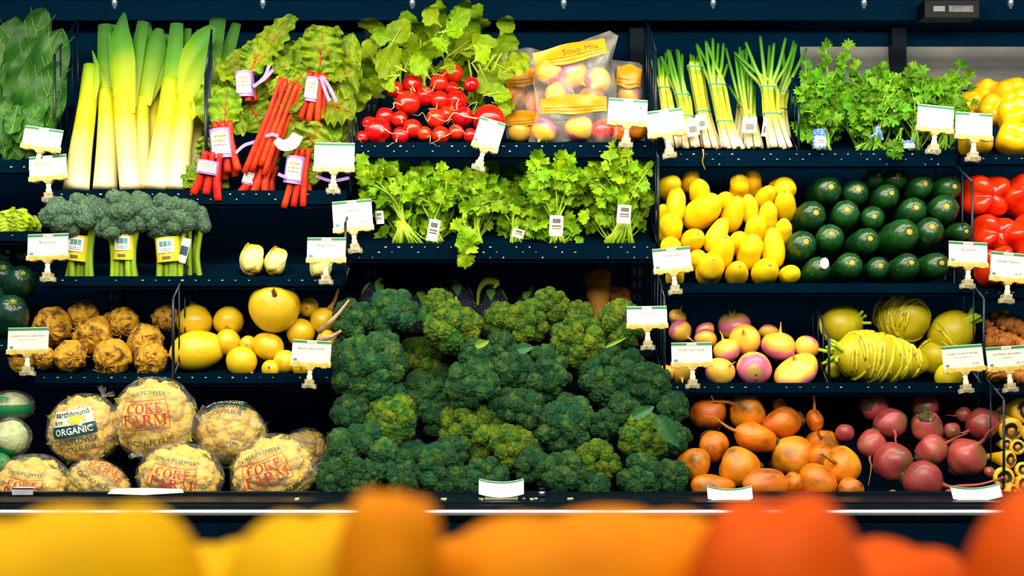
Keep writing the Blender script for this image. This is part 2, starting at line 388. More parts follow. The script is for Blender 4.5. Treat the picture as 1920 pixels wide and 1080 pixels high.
for x, ly, dl, h, b, lb in [
  (XD[1]-.001, 306, 2.97, 215, .16, 'wire divider between collard greens and leeks'),
  (XD[2], 357, 2.95, 120, .2, 'dark divider at right end of the chard shelf'),
  (XD[3], 282, 2.97, 200, .2, 'dark divider between soup mix bags and green onions'),
  (XD[4], 290, 2.97, 70, .22, 'dark divider between parsley and yellow peppers'),
  (XD[2], 518, 2.87, 110, .25, 'dark divider between the endives and cilantro'),
  (XD[3], 456, 2.92, 170, .22, 'dark divider between cilantro and yellow squash'),
  (XD[4], 531, 2.87, 200, .25, 'spotted dark divider between zucchini and red peppers'),
  (XD[3], 718, 2.80, 170, .25, 'dark divider left of the turnips'),
  (XD[4], 720, 2.80, 170, .25, 'dark divider between kohlrabi and sunchokes'),
  (W(323, 0, 2.80).x, 700, 2.80, 150, .2, 'wire divider between celery roots and round radishes'),
  (W(1556, 0, 2.80).x, 718, 2.80, 95, .2, 'short divider between turnips and kohlrabi'),
  (W(1499, 0, 2.97).x, 282, 2.97, 115, .16, 'short wire divider between green onions and parsley'),
  (W(384, 0, 2.95).x, 357, 2.95, 230, .06, 'tall wire divider between leeks and chard'),
  (XD[4]+.005, 930, 2.70, 190, .3, 'dark divider between red beets and parsnips')]:
    divider(x, ly, dl, h, b, lb)
# misting pipe with nozzles under the canopy, small display box at upper right
pz = W(0, -6, 3.05).z
pipe = tag(mk('misting_pipe', MB().add(*tube([(-XW, .35, pz), (XW, .35, pz)], .008, 8)).mesh('misting_pipe', BLK2)), 'thin dark misting pipe under the canopy', 'pipe')
NOZ = M('nozzle_grey', '5A7080', '8090A0', rough=.3, rand=.1, metal=.6)
nm = rev([(0, -.013), (.003, -.012), (.0035, -.008), (.006, -.006), (.007, .006), (.005, .008), (0, .009)], n=8, sub=2).mesh('nozzle', NOZ)
for i, px in enumerate((-60, 215, 493, 773, 1057, 1337, 1620, 1895)):
    o = mk('misting_nozzle', nm, None, TRS((W(px, 0, 3.05).x, .35, pz-.013))); 
    tag(o, f"small grey misting nozzle, {colname(i, 8)} along the pipe under the canopy", 'nozzle', 'misting nozzles')
t = thing('temperature_display', 'small dark display box with two lit windows at top right', 'display', TRS(W(1783, 18, 3.30)))
def bx(a, b, mat, n, **k): return mk(n, MB().box(a, b).mesh(n, mat, smooth=False), t)
bx((-.062, -.008, -.019), (.062, .06, .019), BLK2, 'housing')
bx((-.043, -.011, -.006), (-.017, -.008, .006), M('screen_white', '8C9AA0', 'A0A8A8', rough=.3), 'screen')
bx((-.008, -.011, -.007), (.048, -.008, .007), M('screen_orange', 'B08850', '506080', scale=60, rough=.3), 'screen')
# ------------------------------------------------------------------ produce shapes
def nz(p, s, o=0): return noise.noise(Vector((p.x*s+o, p.y*s+o*1.7, p.z*s-o)))
def wob(amp, s, o):
    return lambda p, a, t: p*(1+amp*nz(p, s, o))
# yellow squash: axis +Z is the narrow tip. unit: width 1, length ~1.75
SQ = M('squash_yellow', 'F6C60A', 'FAD018', scale=6, rough=.42, rand=.06, spec=.3, bump=.05, bscale=14, c3='D8A80A', s3=7, t3=(.72, .85), hue=.006)
sqm = []
for v in range(4):
    rr = .40+.03*v
    sqm.append(rev([(0, -.8), (.20, -.78), (.40, -.62), (.5, -.25), (.49, .1), (rr, .5), (.26, .82), (.1, .95), (0, .97)], n=20, sub=4,
        mod=lambda p, a, t, v=v: Vector((p.x+.12*(v-1.5)*t*t, p.y, p.z))*(1+.05*nz(p, 1.6, v*3))).mesh('squash', SQ))
TIP = M('blossom_scar', 'B08818', '8C6A14', rough=.7)
tipm = rev([(0, -.03), (.06, -.03), (.07, 0), (.04, .02), (0, .015)], n=8, sub=2).mesh('blossom_scar', TIP)
def axis_dir(w_, h_, ang, L):
    a = math.asin(max(0, min(1, ((max(h_, w_)**2-w_*w_)/max(1e-6, (L*w_)**2-w_*w_))**.5)))
    r = math.radians(ang)
    return Vector((math.sin(r)*math.sin(a), -math.cos(a), math.cos(r)*math.sin(a)))
rows = [[(195,270,150,170,20),(330,240,115,140,5),(725,265,140,180,-15),(925,285,150,160,60)],
 [(140,450,80,120,0),(235,395,130,235,5),(390,320,140,170,-20),(655,290,130,160,0),(820,345,130,170,15),(945,405,140,200,-15)],
 [(405,445,200,250,45),(545,390,120,140,-20),(605,465,145,210,12),(715,425,115,190,-10),(835,480,125,190,0)],
 [(200,565,155,180,0),(495,600,140,270,15),(755,560,145,200,-5),(935,575,115,170,0)],
 [(205,680,140,150,0),(345,620,150,165,5),(535,712,160,220,10),(640,645,125,150,0),(710,708,155,215,0),(875,685,150,250,0)],
 [(230,865,150,120,0),(385,765,120,160,-30),(450,828,175,190,-10),(635,850,155,150,0),(815,838,180,170,0),(975,856,130,128,0)]]
for n, i in enumerate(pile(rows, (1200, 270, 3.483), RB, .72, pad=.80)):
    e = i['e']; w_, h_ = min(e[2], e[3]), max(e[2], e[3]); ang = e[4]
    dv = axis_dir(w_, h_, ang, 1.72); s = w_/3.483*i['m']
    spawn([('body', sqm[n % 4], Matrix()), ('blossom_scar', tipm, TRS((.12*(n % 4-1.5)*.95, 0, .955)))], 'yellow_squash', lab(i, 'yellow squash', 'squash pile'), 'squash',
          TRS(i['c']+dv*(-.05*s), aim(dv, R(0, 6)), s), 'yellow squash in the bin')
# zucchini
ZU = M('zucchini_green', '0C3416', '164A18', scale=5, rough=.3, rand=.25, c3='4E7A10', s3=3.5, t3=(.62, .8), dots=('3F7426', 26, .13), coat=.15)
ZS = M('stem_scar', 'E0A820', 'C88A1C', scale=20, rough=.7)
zum = [rev([(0, -1.1), (.3, -1.05), (.46, -.8), (.5, -.3), (.5, .2), (.46, .42), (.36, .58), (.22, .67), (.1, .69), (0, .69)], n=20, sub=3,
       mod=lambda p, a, t, v=v: p*(1+.05*nz(p, 1.5, v*5)+.012*math.cos(8*a))).mesh('zucchini', ZU) for v in range(3)]
zsm = rev([(0, -.02), (.1, -.02), (.105, .02), (.09, .045), (0, .05)], n=7, sub=2).mesh('stem_scar', ZS)
rows = [[(620,232,132,135,643,200),(755,240,150,170,757,203)],
 [(305,310,205,175,322,284),(500,328,175,170,497,298),(695,352,165,165,722,318),(920,285,165,150,937,260),(1090,288,180,165,1130,284)],
 [(200,475,200,180,228,450),(435,468,182,180,420,425),(615,485,158,150,600,478),(870,445,178,170,873,415),(1075,435,188,195,1062,410)],
 [(145,672,188,200,160,634),(333,628,176,190,320,580),(560,642,168,180,578,617),(790,605,215,215,833,572),(980,592,172,210,972,535),(1190,578,138,115,1208,573)],
 [(250,828,158,170,258,788),(455,805,168,180,458,772),(645,818,135,165,645,795),(820,812,178,175,850,765),(1010,802,168,180,1048,773)]]
for n, i in enumerate(pile(rows, (1460, 270, 3.485), RB, .75, pad=.86)):
    e = i['e']; r = min(e[2], e[3])/2
    dv = Vector(((e[4]-e[0])/r*.55, -1, -(e[5]-e[1])/r*.55)).normalized(); s = (e[2]+e[3])/2/3.485*i['m']
    spawn([('body', zum[n % 3], Matrix()), ('stem_scar', zsm, TRS((0, 0, .67)))], 'zucchini', lab(i, 'dark green zucchini', 'zucchini pile'), 'zucchini',
          TRS(i['c']+Vector((0, .1*s, 0)), aim(dv, R(0, 6)), s), 'zucchini in the bin')
tag(mk('sticker', rev([(0, 0), (.009, 0), (.009, .0012), (0, .0013)], n=14, sub=1).mesh('sticker', M('sticker_white', 'F4F4EE', 'FFFFFF', rough=.4)), None,
    TRS(W(1546, 494, 2.872), aim((.1, -1, .15)), (1, 1.3, 1))), 'small white sticker on a zucchini in the bottom row', 'sticker')
# bell peppers: +Z is the blossom end
def pepper(mat, v, lob=4, lam=1.0):
    def mod(p, a, t):
        k = 1+lam*(.10+.08*t)*math.cos(lob*a+v)*(1 if t > .1 else t*10)+.05*nz(p, 1.5, v*4)
        z = p.z-(lam*.16*t*t*(1-abs(math.cos(lob*a/2+v/2)))*min(1, p.xy.length*3) if t > .5 else 0)
        return Vector((p.x*k, p.y*k, z))
    return rev([(0, -.40), (.10, -.44), (.28, -.50), (.44, -.42), (.50, -.15), (.48, .15), (.42, .38), (.28, .52), (.12, .5), (0, .42)], n=32, sub=4, mod=mod).mesh('pepper', mat)
YP = M('pepper_yellow', 'F2B400', 'F8C418', scale=3, rough=.22, rand=.06, coat=.3)
RP = M('pepper_red', 'E02408', 'EE3A0C', scale=3, rough=.2, rand=.08, coat=.35)
GST = M('pepper_stem', '4F7A1E', '7C9A2C', scale=20, rough=.6)
pst = MB().add(*tube(crm([(0, 0, -.40), (.02, 0, -.55), (.08, .02, -.72)], 4), (.07, .05), 8)).add(*revolve([(0, -.40), (.16, -.45), (.14, -.5), (.05, -.5), (0, -.5)], n=10, sub=2)).mesh('stem', GST)
ypm = [pepper(YP, v, 4, .4) for v in range(3)]; rpm = [pepper(RP, v) for v in range(3)]
def peppers(rows, crop, lip, ms, name, kind, pname, grp, k=.9):
    for n, i in enumerate(pile(rows, crop, lip, k, pad=.88)):
        e = i['e']; s = (e[2]+e[3])/2/crop[2]*i['m']
        dv = Vector((R(-.35, .35), -1, R(-.1, .5))) if len(e) < 6 else Vector(e[4:7])
        spawn([('body', ms[n % len(ms)], Matrix()), ('stem', pst, Matrix())], name, lab(i, kind, pname), 'bell pepper', TRS(i['c'], aim(dv, R(0, 6)), (s*1.0, s*1.0, s*.95)), grp)
peppers([[(1320,590,190,170),(1475,600,230,210),(1640,560,230,210)], [(1215,690,240,220),(1345,700,200,200),(1495,730,240,220),(1700,720,240,230)],
  [(1245,890,240,200),(1490,880,240,220),(1720,900,240,220)]], (1460, 0, 3.374), (290, 2.97), ypm, 'yellow_bell_pepper', 'yellow bell pepper', 'pepper bin', 'yellow bell peppers in the bin')
peppers([[(1350,335,300,285,.15,-1,-.1),(1600,340,280,270,0,-1,.2)], [(1395,590,290,250,.1,-1,.05),(1620,600,270,260,-.1,-1,.1)], [(1420,800,280,240,.1,-1,.3),(1640,820,280,250,-.1,-1,.3)]],
  (1460, 270, 3.485), (541, 2.87), rpm, 'red_bell_pepper', 'red bell pepper', 'pepper bin', 'red bell peppers in the bin', k=.7)
# round roots --------------------------------------------------------------
def rootmesh(prof, mat, v, amp=.07, s=1.6, n=24, fn=None):
    return rev(prof, n=n, sub=4, mod=lambda p, a, t: (fn(p, a, t) if fn else p)*(1+amp*nz(p, s, v*6+1))).mesh('body', mat)
BALL = [(0, -.5), (.16, -.47), (.34, -.36), (.47, -.14), (.5, .06), (.42, .28), (.26, .43), (.1, .5), (0, .52)]
FLAT = [(0, -.36), (.1, -.37), (.3, -.36), (.46, -.2), (.5, .0), (.42, .24), (.22, .38), (.07, .46), (.02, .58), (0, .62)]
def tail(length, r=.05, curl=.4, mat=None, n=6, seed=0):
    rnd = random.Random(seed); p = [(0, 0, -.02)]; x = y = 0
    for i in range(1, 5):
        x += rnd.uniform(-curl, curl)*length/4; y += rnd.uniform(-curl, curl)*length/4; p.append((x, y, length*i/4))
    return MB().add(*tube(crm(p, 3), [r*(1-.9*(j/12)) for j in range(13)], n)).mesh('root_tail', mat)
# red radishes: +Z is the tail end
RD = M('radish_red', 'D01408', 'DE220A', scale=3, rough=.25, rand=.14, coat=.3, hue=.004)
RT = M('radish_tail', 'E8C890', 'F0DCA8', rough=.6)
rdm = [rootmesh([(0, -.46), (.12, -.47), (.36, -.38), (.5, -.08), (.48, .15), (.33, .38), (.14, .5), (.04, .56), (0, .57)], RD, v, .05) for v in range(3)]
rtm = [tail(1.0+.25*v, .028, .8, RT, 5, v) for v in range(5)]
rows = [[(625,455,112,125),(740,525,85,95)], [(375,520,92,122),(540,515,102,110),(620,548,80,75)], [(265,555,92,102),(345,640,155,132),(455,597,112,112),(545,622,102,112),(650,625,120,120)],
 [(105,765,70,85),(205,725,106,102),(520,735,112,112),(592,712,102,102),(690,725,117,117)],[(295,740,82,102),(375,800,112,112),(450,830,84,84),(850,745,205,155)],
 [(65,850,75,65),(160,812,165,142),(300,842,110,85),(550,838,112,95),(645,822,97,85),(735,842,92,75)]]
for n, i in enumerate(pile(rows, (660, 0, 3.31), CA, .75, pad=.86)):
    e = i['e']; s = 1.08*(e[2]+e[3])/2/3.31*i['m']; dv = Vector((R(-.7, .7), -.8, R(-.75, .2)))
    spawn([('body', rdm[n % 3], Matrix()), ('root_tail', rtm[n % 5], TRS((0, 0, .54)))], 'red_radish', lab(i, 'red radish', 'radish pile'), 'radish', TRS(i['c'], aim(dv, R(0, 6)), s), 'red radishes in the bin')
# purple-top turnips: +Z root end; t=0 crown (purple), t=1 root (cream)
TU = M('turnip', None, ramp=[(0.0, 'B08838'), (.10, 'C06878'), (.34, 'CC5A8C'), (.5, 'EDAE3C'), (.7, 'F0BC40'), (1.0, 'E8B040')], scale=2.2, rough=.35, rand=.08, wob=.45, coat=.15)
TUN = M('turnip_crown', '9A8A2A', '6A5A1C', scale=8, rough=.7, bump=.4, bscale=30)
tum = [rootmesh(FLAT if v % 2 else BALL, TU, v, .12) for v in range(4)]
tst = MB()
for j in range(6):
    a = j*1.05; tst.add(*tube([(.04*math.cos(a), .04*math.sin(a), -.30), (.08*math.cos(a), .08*math.sin(a), -.44-.05*(j % 3))], (.04, .035), 6))
tst.add(*revolve([(0, -.3), (.13, -.34), (.15, -.37), (.1, -.39), (0, -.39)], n=10, sub=2)); tst = tst.mesh('crown_stub', TUN)
ttl = tail(.35, .05, .3, M('turnip_tail', 'E0B450', 'C89A40', rough=.7), 6, 3)
up, dn = (0, -.3, 1), (0, -.4, -1)
rows = [[(530,262,165,140,.3,-.3,.8),(775,385,190,140,.2,-.6,-.7),(1350,395,190,130,0,-.5,-.8)],
 [(555,390,210,215,.6,-.5,-.5),(785,455,215,170,0,-.5,-.8),(1040,335,330,275,.2,.3,-.9),(1690,535,200,245,-.6,-.6,-.5)],
 [(1135,460,285,275,-.2,-.75,.35),(1440,520,325,270,.05,-.35,.9),(1160,680,110,130,0,-1,0)],
 [(430,770,110,190,-.5,-.8,.1),(560,755,235,225,0,-.8,-.5),(975,562,262,232,-.35,-.2,.9),(910,755,300,220,.5,-.7,.45),(1220,727,322,290,.05,.85,.35),(1605,748,448,255,-.25,-.55,.85)]]
for n, i in enumerate(pile(rows, (1160, 540, 4.8), RC, 1.3, pad=.88)):
    e = i['e']; s = i['m']/4.8; dv = Vector(e[4:7])
    spawn([('body', tum[n % 4], Matrix()), ('crown_stub', tst, Matrix()), ('root_tail', ttl, TRS((0, 0, .5)))], 'turnip', lab(i, 'purple cream turnip', 'turnip pile'), 'turnip',
          TRS(i['c'], aim(dv, n*1.3), (e[2]*s, e[2]*s*.5+e[3]*s*.5, e[3]*s) if abs(dv.z) > .6 else ((e[2]+e[3])/2*s,)*3), 'purple top turnips')
# golden beets, red beets: +Z root end
GB = M('golden_beet', 'D06A06', 'DE840A', scale=3, rough=.42, rand=.16, c3='6E4612', s3=2.2, t3=(.50, .74), bump=.15, bscale=9, hue=.012)
GBT = M('beet_tail', 'C8801E', 'A06018', rough=.7)
BCR = M('beet_crown', '2E2418', '6A5020', scale=9, rough=.8, bump=.6, bscale=14)
gbm = [rootmesh(BALL, GB, v+10, .20, 1.9) for v in range(4)]
bcr = rev([(0, -.38), (.22, -.42), (.27, -.44), (.2, -.49), (.13, -.56), (.1, -.52), (.05, -.6), (0, -.57)], n=14, sub=3, mod=lambda p, a, t: p*(1+.16*nz(p, 9, 3))).mesh('crown', BCR)
gtl = [tail(.5+.3*v, .07, .5, GBT, 6, v+4) for v in range(3)]
gtlong = MB().add(*tube(crm([(0, 0, -.03), (.05, 0, .5), (-.05, 0, 1.1), (-.5, .05, 1.45), (-.75, .1, 1.40)], 5), [.10*(1-.85*j/20) for j in range(21)], 6)).mesh('root_tail', GBT)
rows = [[(385,200,190,130,0,-.3,1),(620,285,275,265,-.6,-.3,.4),(850,225,110,90,0,-1,0)],
 [(340,292,272,262,-.4,-.5,.6),(880,350,300,225,-.9,-.3,-.1),(1115,345,125,165,-.1,0,1)],
 [(375,522,225,215,.35,-.6,-.6),(690,468,350,205,-.9,-.3,.3),(1170,520,195,285,-.2,-.7,.5)],
 [(230,655,242,262,-.2,-.8,.5),(570,685,332,292,-.85,-.4,.2),(945,605,325,300,.6,-.6,.5),(1150,610,190,190,.3,-1,.2),(1310,662,302,262,-.5,-.8,.2)],
 [(370,825,320,190,.1,-.5,.8),(755,805,335,225,0,-.7,.6),(960,790,190,110,0,-1,0),(1130,792,320,262,.7,-.7,.15),(1370,845,235,165,0,-.8,-.5)]]
for n, i in enumerate(pile(rows, (1240, 700, 3.858), (930, 2.67), 1.1, pad=.88)):
    e = i['e']; s = i['m']/3.858; dv = Vector(e[4:7]); k = (e[2]+e[3])/2*s
    long = abs(e[0]-1115) < 1
    sc = (e[2]*s, e[3]*s, e[3]*s) if abs(dv.z) > .55 else (e[3]*s, e[3]*s, e[2]*s*.98) if abs(dv.x) > .8 else (k, k, k)
    spawn([('body', gbm[n % 4], Matrix()), ('crown', bcr, Matrix())]+([('root_tail', gtlong if long else gtl[n % 3], TRS((0, 0, .5)))] if long or n in (1, 7, 8, 13) else []), 'golden_beet',
          lab(i, 'golden beet', 'golden beet pile'), 'beet', TRS(i['c'], aim(dv, 0 if long else R(0, 6)), sc), 'golden beets in the bottom bin')
RB_ = M('red_beet', '98303A', 'A8483E', scale=2.5, rough=.4, rand=.16, c3='6E5420', s3=1.8, t3=(.50, .66), bump=.12, bscale=8, coat=.15)
RBT = M('red_beet_tail', 'A84434', '7A3A2C', rough=.6)
rbm = [rootmesh(BALL, RB_, v+20, .17, 1.9) for v in range(4)]
rtl = [MB().add(*tube(crm([(0, 0, -.06), (.03*v, .02, .25), (.1, -.04*v, .6), (.12+.08*v, .05, 1.0+.35*v)], 4), [.13, .09, .07, .06, .055, .05, .045, .04, .035, .03, .025, .02, .015], 6)).mesh('root_tail', RBT) for v in range(3)]
rows = [[(170,430,150,120,0,-1,0),(385,240,225,185,.6,.6,-.3),(750,245,220,185,.3,.7,.3),(1030,300,130,95,-1,-.2,-.1)],
 [(500,358,262,205,0,-.9,-.45),(765,392,270,205,.2,.5,-.7),(945,415,130,110,0,-1,0),(1165,362,242,215,-.85,-.2,-.4)],
 [(365,512,222,182,-.25,-.5,-.8),(800,558,225,225,.85,-.3,.55),(1050,605,300,262,.5,-.5,.75)],
 [(510,635,272,282,.5,-.7,.5),(735,768,312,262,.9,-.5,-.2),(1215,712,80,75,0,-1,0)],[(520,888,120,60,0,-1,0),(930,878,120,70,1,-.6,.3)]]
for n, i in enumerate(pile(rows, (1540, 700, 3.858), (930, 2.67), 1.1, pad=.88)):
    e = i['e']; s = i['m']/3.858; dv = Vector(e[4:7]); k = (e[2]+e[3])/2*s
    spawn([('body', rbm[n % 4], Matrix()), ('crown', bcr, Matrix()), ('root_tail', rtl[n % 3], TRS((0, 0, .5), None, (.8, .8, .75)))] if n not in (0, 2, 6, 11, 13, 14) else [('body', rbm[n % 4], Matrix()), ('crown', bcr, Matrix())], 'red_beet', lab(i, 'red beet', 'red beet pile'), 'beet',
          TRS(i['c'], aim(dv, R(0, 6)), k), 'red beets in the bottom bin')
lt = MB().add(*tube(crm([W(1782, 916, 2.70), W(1800, 912, 2.69), W(1840, 908, 2.69), W(1886, 894, 2.685)], 4), (.005, .0015), 6))
tag(mk('beet_root', lt.mesh('beet_root', RBT)), 'long thin red beet root lying above the right price card', 'root')
# parsnips: +Z crown end toward viewer
PA = M('parsnip', None, '8A6410', ramp=[(0, 'D89A10'), (.7, 'EDB214'), (.93, 'F2BC22'), (1.0, 'EDB830')], scale=5, rough=.5, rand=.1, wob=.05)
PAR = M('parsnip_ring', '2C2A10', '4A3A14', rough=.8); PAC = M('parsnip_core', 'D8A030', 'B07818', scale=20, rough=.7)
pam = rev([(0, -2.4), (.1, -2.3), (.3, -1.1), (.44, -.3), (.5, .1), (.46, .3), (.36, .38), (.3, .37)], n=20, sub=3, mod=lambda p, a, t: p*(1+.03*nz(p, 3, 2))).mesh('body', PA)
prm = rev([(.36, .375), (.33, .385), (.28, .36), (.2, .33), (.1, .33), (0, .33)], n=20, sub=2).mesh('crown_ring', PAR)
pcm = rev([(0, .30), (.17, .31), (.16, .37), (.1, .40), (.04, .46), (0, .46)], n=10, sub=2, mod=lambda p, a, t: p*(1+.1*nz(p, 8, 1))).mesh('crown_core', PAC)
rows = [[(1450,265,180,210,.2,-1,.1)], [(1365,402,160,200,-.1,-1,-.25),(1520,430,150,160,0,-1,0)], [(1335,515,100,95,.1,-1,.1),(1415,535,115,115,-.1,-1,.2)],
  [(1345,622,145,125,.5,-1,0),(1455,700,120,115,0,-1,.2)], [(1315,752,158,150,-.05,-1,.05),(1460,800,140,140,0,-1,0)], [(1380,870,170,110,.6,-1,.5),(1530,880,150,120,0,-1,.4)]]
for n, i in enumerate(pile(rows, (1540, 700, 3.858), (930, 2.68), 1.0, pad=.9)):
    e = i['e']; k = (e[2]+e[3])/2*i['m']/3.858; dv = Vector(e[4:7])
    spawn([('body', pam, Matrix()), ('crown_ring', prm, Matrix()), ('crown_core', pcm, Matrix())], 'parsnip', lab(i, 'yellow parsnip', 'parsnip pile'), 'parsnip', TRS(i['c'], aim(dv, R(0, 6)), (k, k, k*.7)), 'parsnips at right edge')
# celery roots
CR = M('celery_root', 'D09A18', 'BC8414', scale=4, rough=.75, rand=.12, c3='5A3A0C', s3=4, t3=(.50, .64), bump=1, bscale=9)
def crmesh(v):
    def fn(p, a, t):
        k = 1+.16*nz(p, 2.2, v*9)+.10*nz(p, 6, v*5)+.06*max(0, nz(p, 14, v))
        if t > .55: k *= 1+.16*(t-.55)*2*abs(math.sin(5*a+v))
        return p*k
    return rev(BALL, n=36, sub=6, mod=fn).mesh('body', CR)
crm_ = [crmesh(v) for v in range(4)]
rl_ = []
for v in range(2):
    rb = MB(); rnd = random.Random(v)
    for j in range(16):
        a = rnd.uniform(0, 6.28); b = rnd.uniform(.1, .75); d0 = Vector((math.cos(a)*b, math.sin(a)*b, (1-b*b)**.5))
        q = d0*.46; rb.add(*tube(crm([q, q+d0*.07+Vector((rnd.uniform(-.1, .1), rnd.uniform(-.1, .1), 0)), q+d0*.10+Vector((rnd.uniform(-.2, .2), rnd.uniform(-.2, .2), rnd.uniform(-.1, .1)))], 3), (.03, .012), 5))
    rl_.append(rb.mesh('rootlets', M('rootlet', 'C88A20', '9A6414', scale=10, rough=.8)))
rows = [[(420,672,190,110),(562,702,80,95),(625,715,190,120),(845,692,135,125)], [(265,732,196,192),(475,775,200,185),(735,808,215,140)],
        [(115,905,130,130),(225,890,110,120),(355,888,165,165),(575,888,200,180),(765,900,172,155)]]
for n, i in enumerate(pile(rows, (0, 340, 2.7), LC, 1.0, pad=.88)):
    e = i['e']; s = i['m']/2.7; dv = Vector((R(-.5, .5), -.8, R(-.8, .2))); k = (e[2]+e[3])/2*s
    t = spawn([('body', crm_[n % 4], Matrix()), ('rootlets', rl_[n % 2], Matrix())], 'celery_root', lab(i, 'tan celery root', 'celery pile'), 'celery root', TRS(i['c'], aim(dv, R(0, 6)), k), 'celery roots')
    t.children[1]['kind'] = 'stuff'
# round yellow-white radishes (beauty heart)
BH = M('beauty_radish', 'DDB010', 'E8BE1C', scale=2, rough=.36, rand=.1, c3='B8861A', s3=2.4, t3=(.62, .78), coat=.2, bump=.06, bscale=5)
BHS = M('beauty_stub', 'B07818', '8A5A14', scale=10, rough=.8)
bhm = [rootmesh(BALL, BH, v+30, .05) for v in range(3)]
bhs = rev([(.12, -.44), (.13, -.5), (.09, -.54), (.06, -.6), (0, -.62)], n=9, sub=2, mod=lambda p, a, t: p*(1+.15*nz(p, 12, 1))).mesh('stem_stub', BHS)
bht = [tail(.25+.15*v, .06, .5, BHS, 6, v+9) for v in range(2)]
bhl = MB().add(*tube(crm([(0, 0, -.05), (.0, 0, .4), (.1, 0, .9), (.12, 0, 1.7)], 4), [.16, .13, .1, .08, .07, .06, .055, .05, .045, .04, .03, .02, .01], 6)).mesh('root_tail', BHS)
rows = [[(365,690,155,170,.2,-.6,-.6),(610,613,278,276,.15,-.85,.45),(790,615,100,120,0,-1,0)], [(185,695,190,185,.1,-.2,-1),(470,812,90,95,0,-1,0),(750,750,156,142,.1,-.5,-.8),(868,685,135,150,.5,-.1,.85)],
 [(362,800,130,150,.1,-.2,-1),(575,822,182,150,.85,-.4,-.3),(890,790,130,90,0,-1,0)], [(200,845,290,216,-.95,-.35,-.15),(435,902,176,152,.7,-.4,-.7),(590,943,110,85,0,-1,.2),(665,905,105,150,.7,-.7,.1),(760,930,120,110,0,-1,0)]]
for n, i in enumerate(pile(rows, (300, 360, 2.8425), LC, .8, pad=.88)):
    e = i['e']
    if e[0] == 610: i['d'] = 2.905; i['c'] = W(i['px'], i['py'], 2.905); i['m'] = S(2.905)   # the big one rests forward on the others
    s = i['m']/2.8425; dv = Vector(e[4:7]); k = (e[2]+e[3])/2*s
    sc = (e[3]*s, e[3]*s, e[2]*s) if abs(dv.x) > .8 else (k, k, k)
    spawn([('body', bhm[n % 3], Matrix()), ('stem_stub', bhs, Matrix()), ('root_tail', bhl if abs(e[0]-868) < 2 else bht[n % 2], TRS((0, 0, .5)))], 'round_radish',
          lab(i, 'yellowish round radish', 'radish pile'), 'radish', TRS(i['c'], aim(dv, R(0, 6)), sc), 'beauty heart radishes')
tw = M('dry_stalk', 'C8A880', '8A6A48', scale=30, rough=.8)
for n, (a, b, r, lb) in enumerate([((598, 622), (655, 562), .006, 'pale dry stalk leaning left of the broccoli, upper'), ((600, 636), (640, 620), .007, 'pale short stalk stump above the round radish card'), ((590, 650), (632, 630), .003, 'thin dry twig above the round radish card')]):
    tag(mk('dry_stalk', MB().add(*tube(crm([W(*a, 2.80), W((a[0]+b[0])/2+2, (a[1]+b[1])/2+3, 2.79), W(*b, 2.79)], 4), (r, r*.3), 6)).mesh('dry_stalk', tw)), lb, 'stalk')
# kohlrabi: sphere with wrapped ridges and leaf stubs. +Z crown
KO = M('kohlrabi', 'C4AE0A', 'D2C018', scale=3, rough=.4, rand=.06, c3='9A9418', s3=3, t3=(.6, .75))
KR = M('kohlrabi_ridge', 'E0D030', 'C8B818', scale=12, rough=.5, c3='8A6A20', s3=6, t3=(.58, .7)); KS = M('kohlrabi_stub', 'B8D020', '8CB018', scale=10, rough=.5)
kom = rootmesh(BALL, KO, 40, .13)
kol = rootmesh([(0, -.95), (.1, -.93), (.24, -.75), (.38, -.4), (.48, 0), (.5, .35), (.42, .65), (.25, .85), (.1, .93), (0, .95)], KO, 41, .05)
def ridges(prof, n, seed, r0=.034):
    rnd = random.Random(seed); out = []
    P = crm([(r, z, 0) for r, z in prof], 6)
    for j in range(n):
        z = P[0].y+(P[-1].y-P[0].y)*(.12+.76*(j+.5)/n); rr = min(P, key=lambda q: abs(q.y-z)).x
        a0 = rnd.uniform(0, 6.28); ln = rnd.uniform(1.7, 2.9); pts = []
        for q in range(13):
            f = q/12; a = a0+ln*f; zz = z+.07*math.sin(f*math.pi)*rnd.choice((1, 1))-.03; r2 = min(P, key=lambda g_: abs(g_.y-zz)).x
            pts.append((math.cos(a)*(r2+.005), math.sin(a)*(r2+.005), zz))
        out.append(MB().add(*tube(pts, [r0*(.35+.65*math.sin(math.pi*(i_+.5)/13)) for i_ in range(13)], 6)).mesh('ridge', KR))
    return out
LONG = [(0, -.95), (.1, -.93), (.24, -.75), (.38, -.4), (.48, 0), (.5, .35), (.42, .65), (.25, .85), (.1, .93), (0, .95)]
krid = ridges(BALL, 22, 1); lrid = ridges(LONG, 56, 2)
kst = []
for v in range(4):
    kst.append(MB().add(*tube(crm([(0, 0, -.05), (.02, 0, .08), (.05*v-.06, .02, .16+.05*v)], 3), (.045, .035), 7)).mesh('leaf_stub', KS))
def kohl(cx, cy, w_, h_, dv, d, label, body, rid, stubs, sc, zend=.5):
    ps = [('body', body, Matrix())]+[('ridge', m, Matrix()) for m in rid]
    for q in range(stubs):
        a = q*2.4; rr = .05+.03*q**.7; ps.append(('leaf_stub', kst[q % 4], TRS((rr*math.cos(a), rr*math.sin(a), zend-.02-.25*rr), aim((math.cos(a)*rr*5, math.sin(a)*rr*5, 1)))))
    px, py = 1500+cx/4.571, 530+cy/4.571
    spawn(ps, 'kohlrabi', label, 'kohlrabi', TRS(W(px, py, d), aim(dv, 1.0), tuple(c*S(d)/4.571 for c in sc)), 'kohlrabi')
kohl(345, 360, 370, 350, (.75, -.5, .3), 2.96, 'smooth round yellow kohlrabi at upper left', kom, krid[:3], 3, (350, 350, 370))
kohl(865, 300, 500, 410, (.42, -.85, -.08), 2.97, 'ridged round kohlrabi on top with a brown tip', kom, krid, 0, (410, 430, 520))
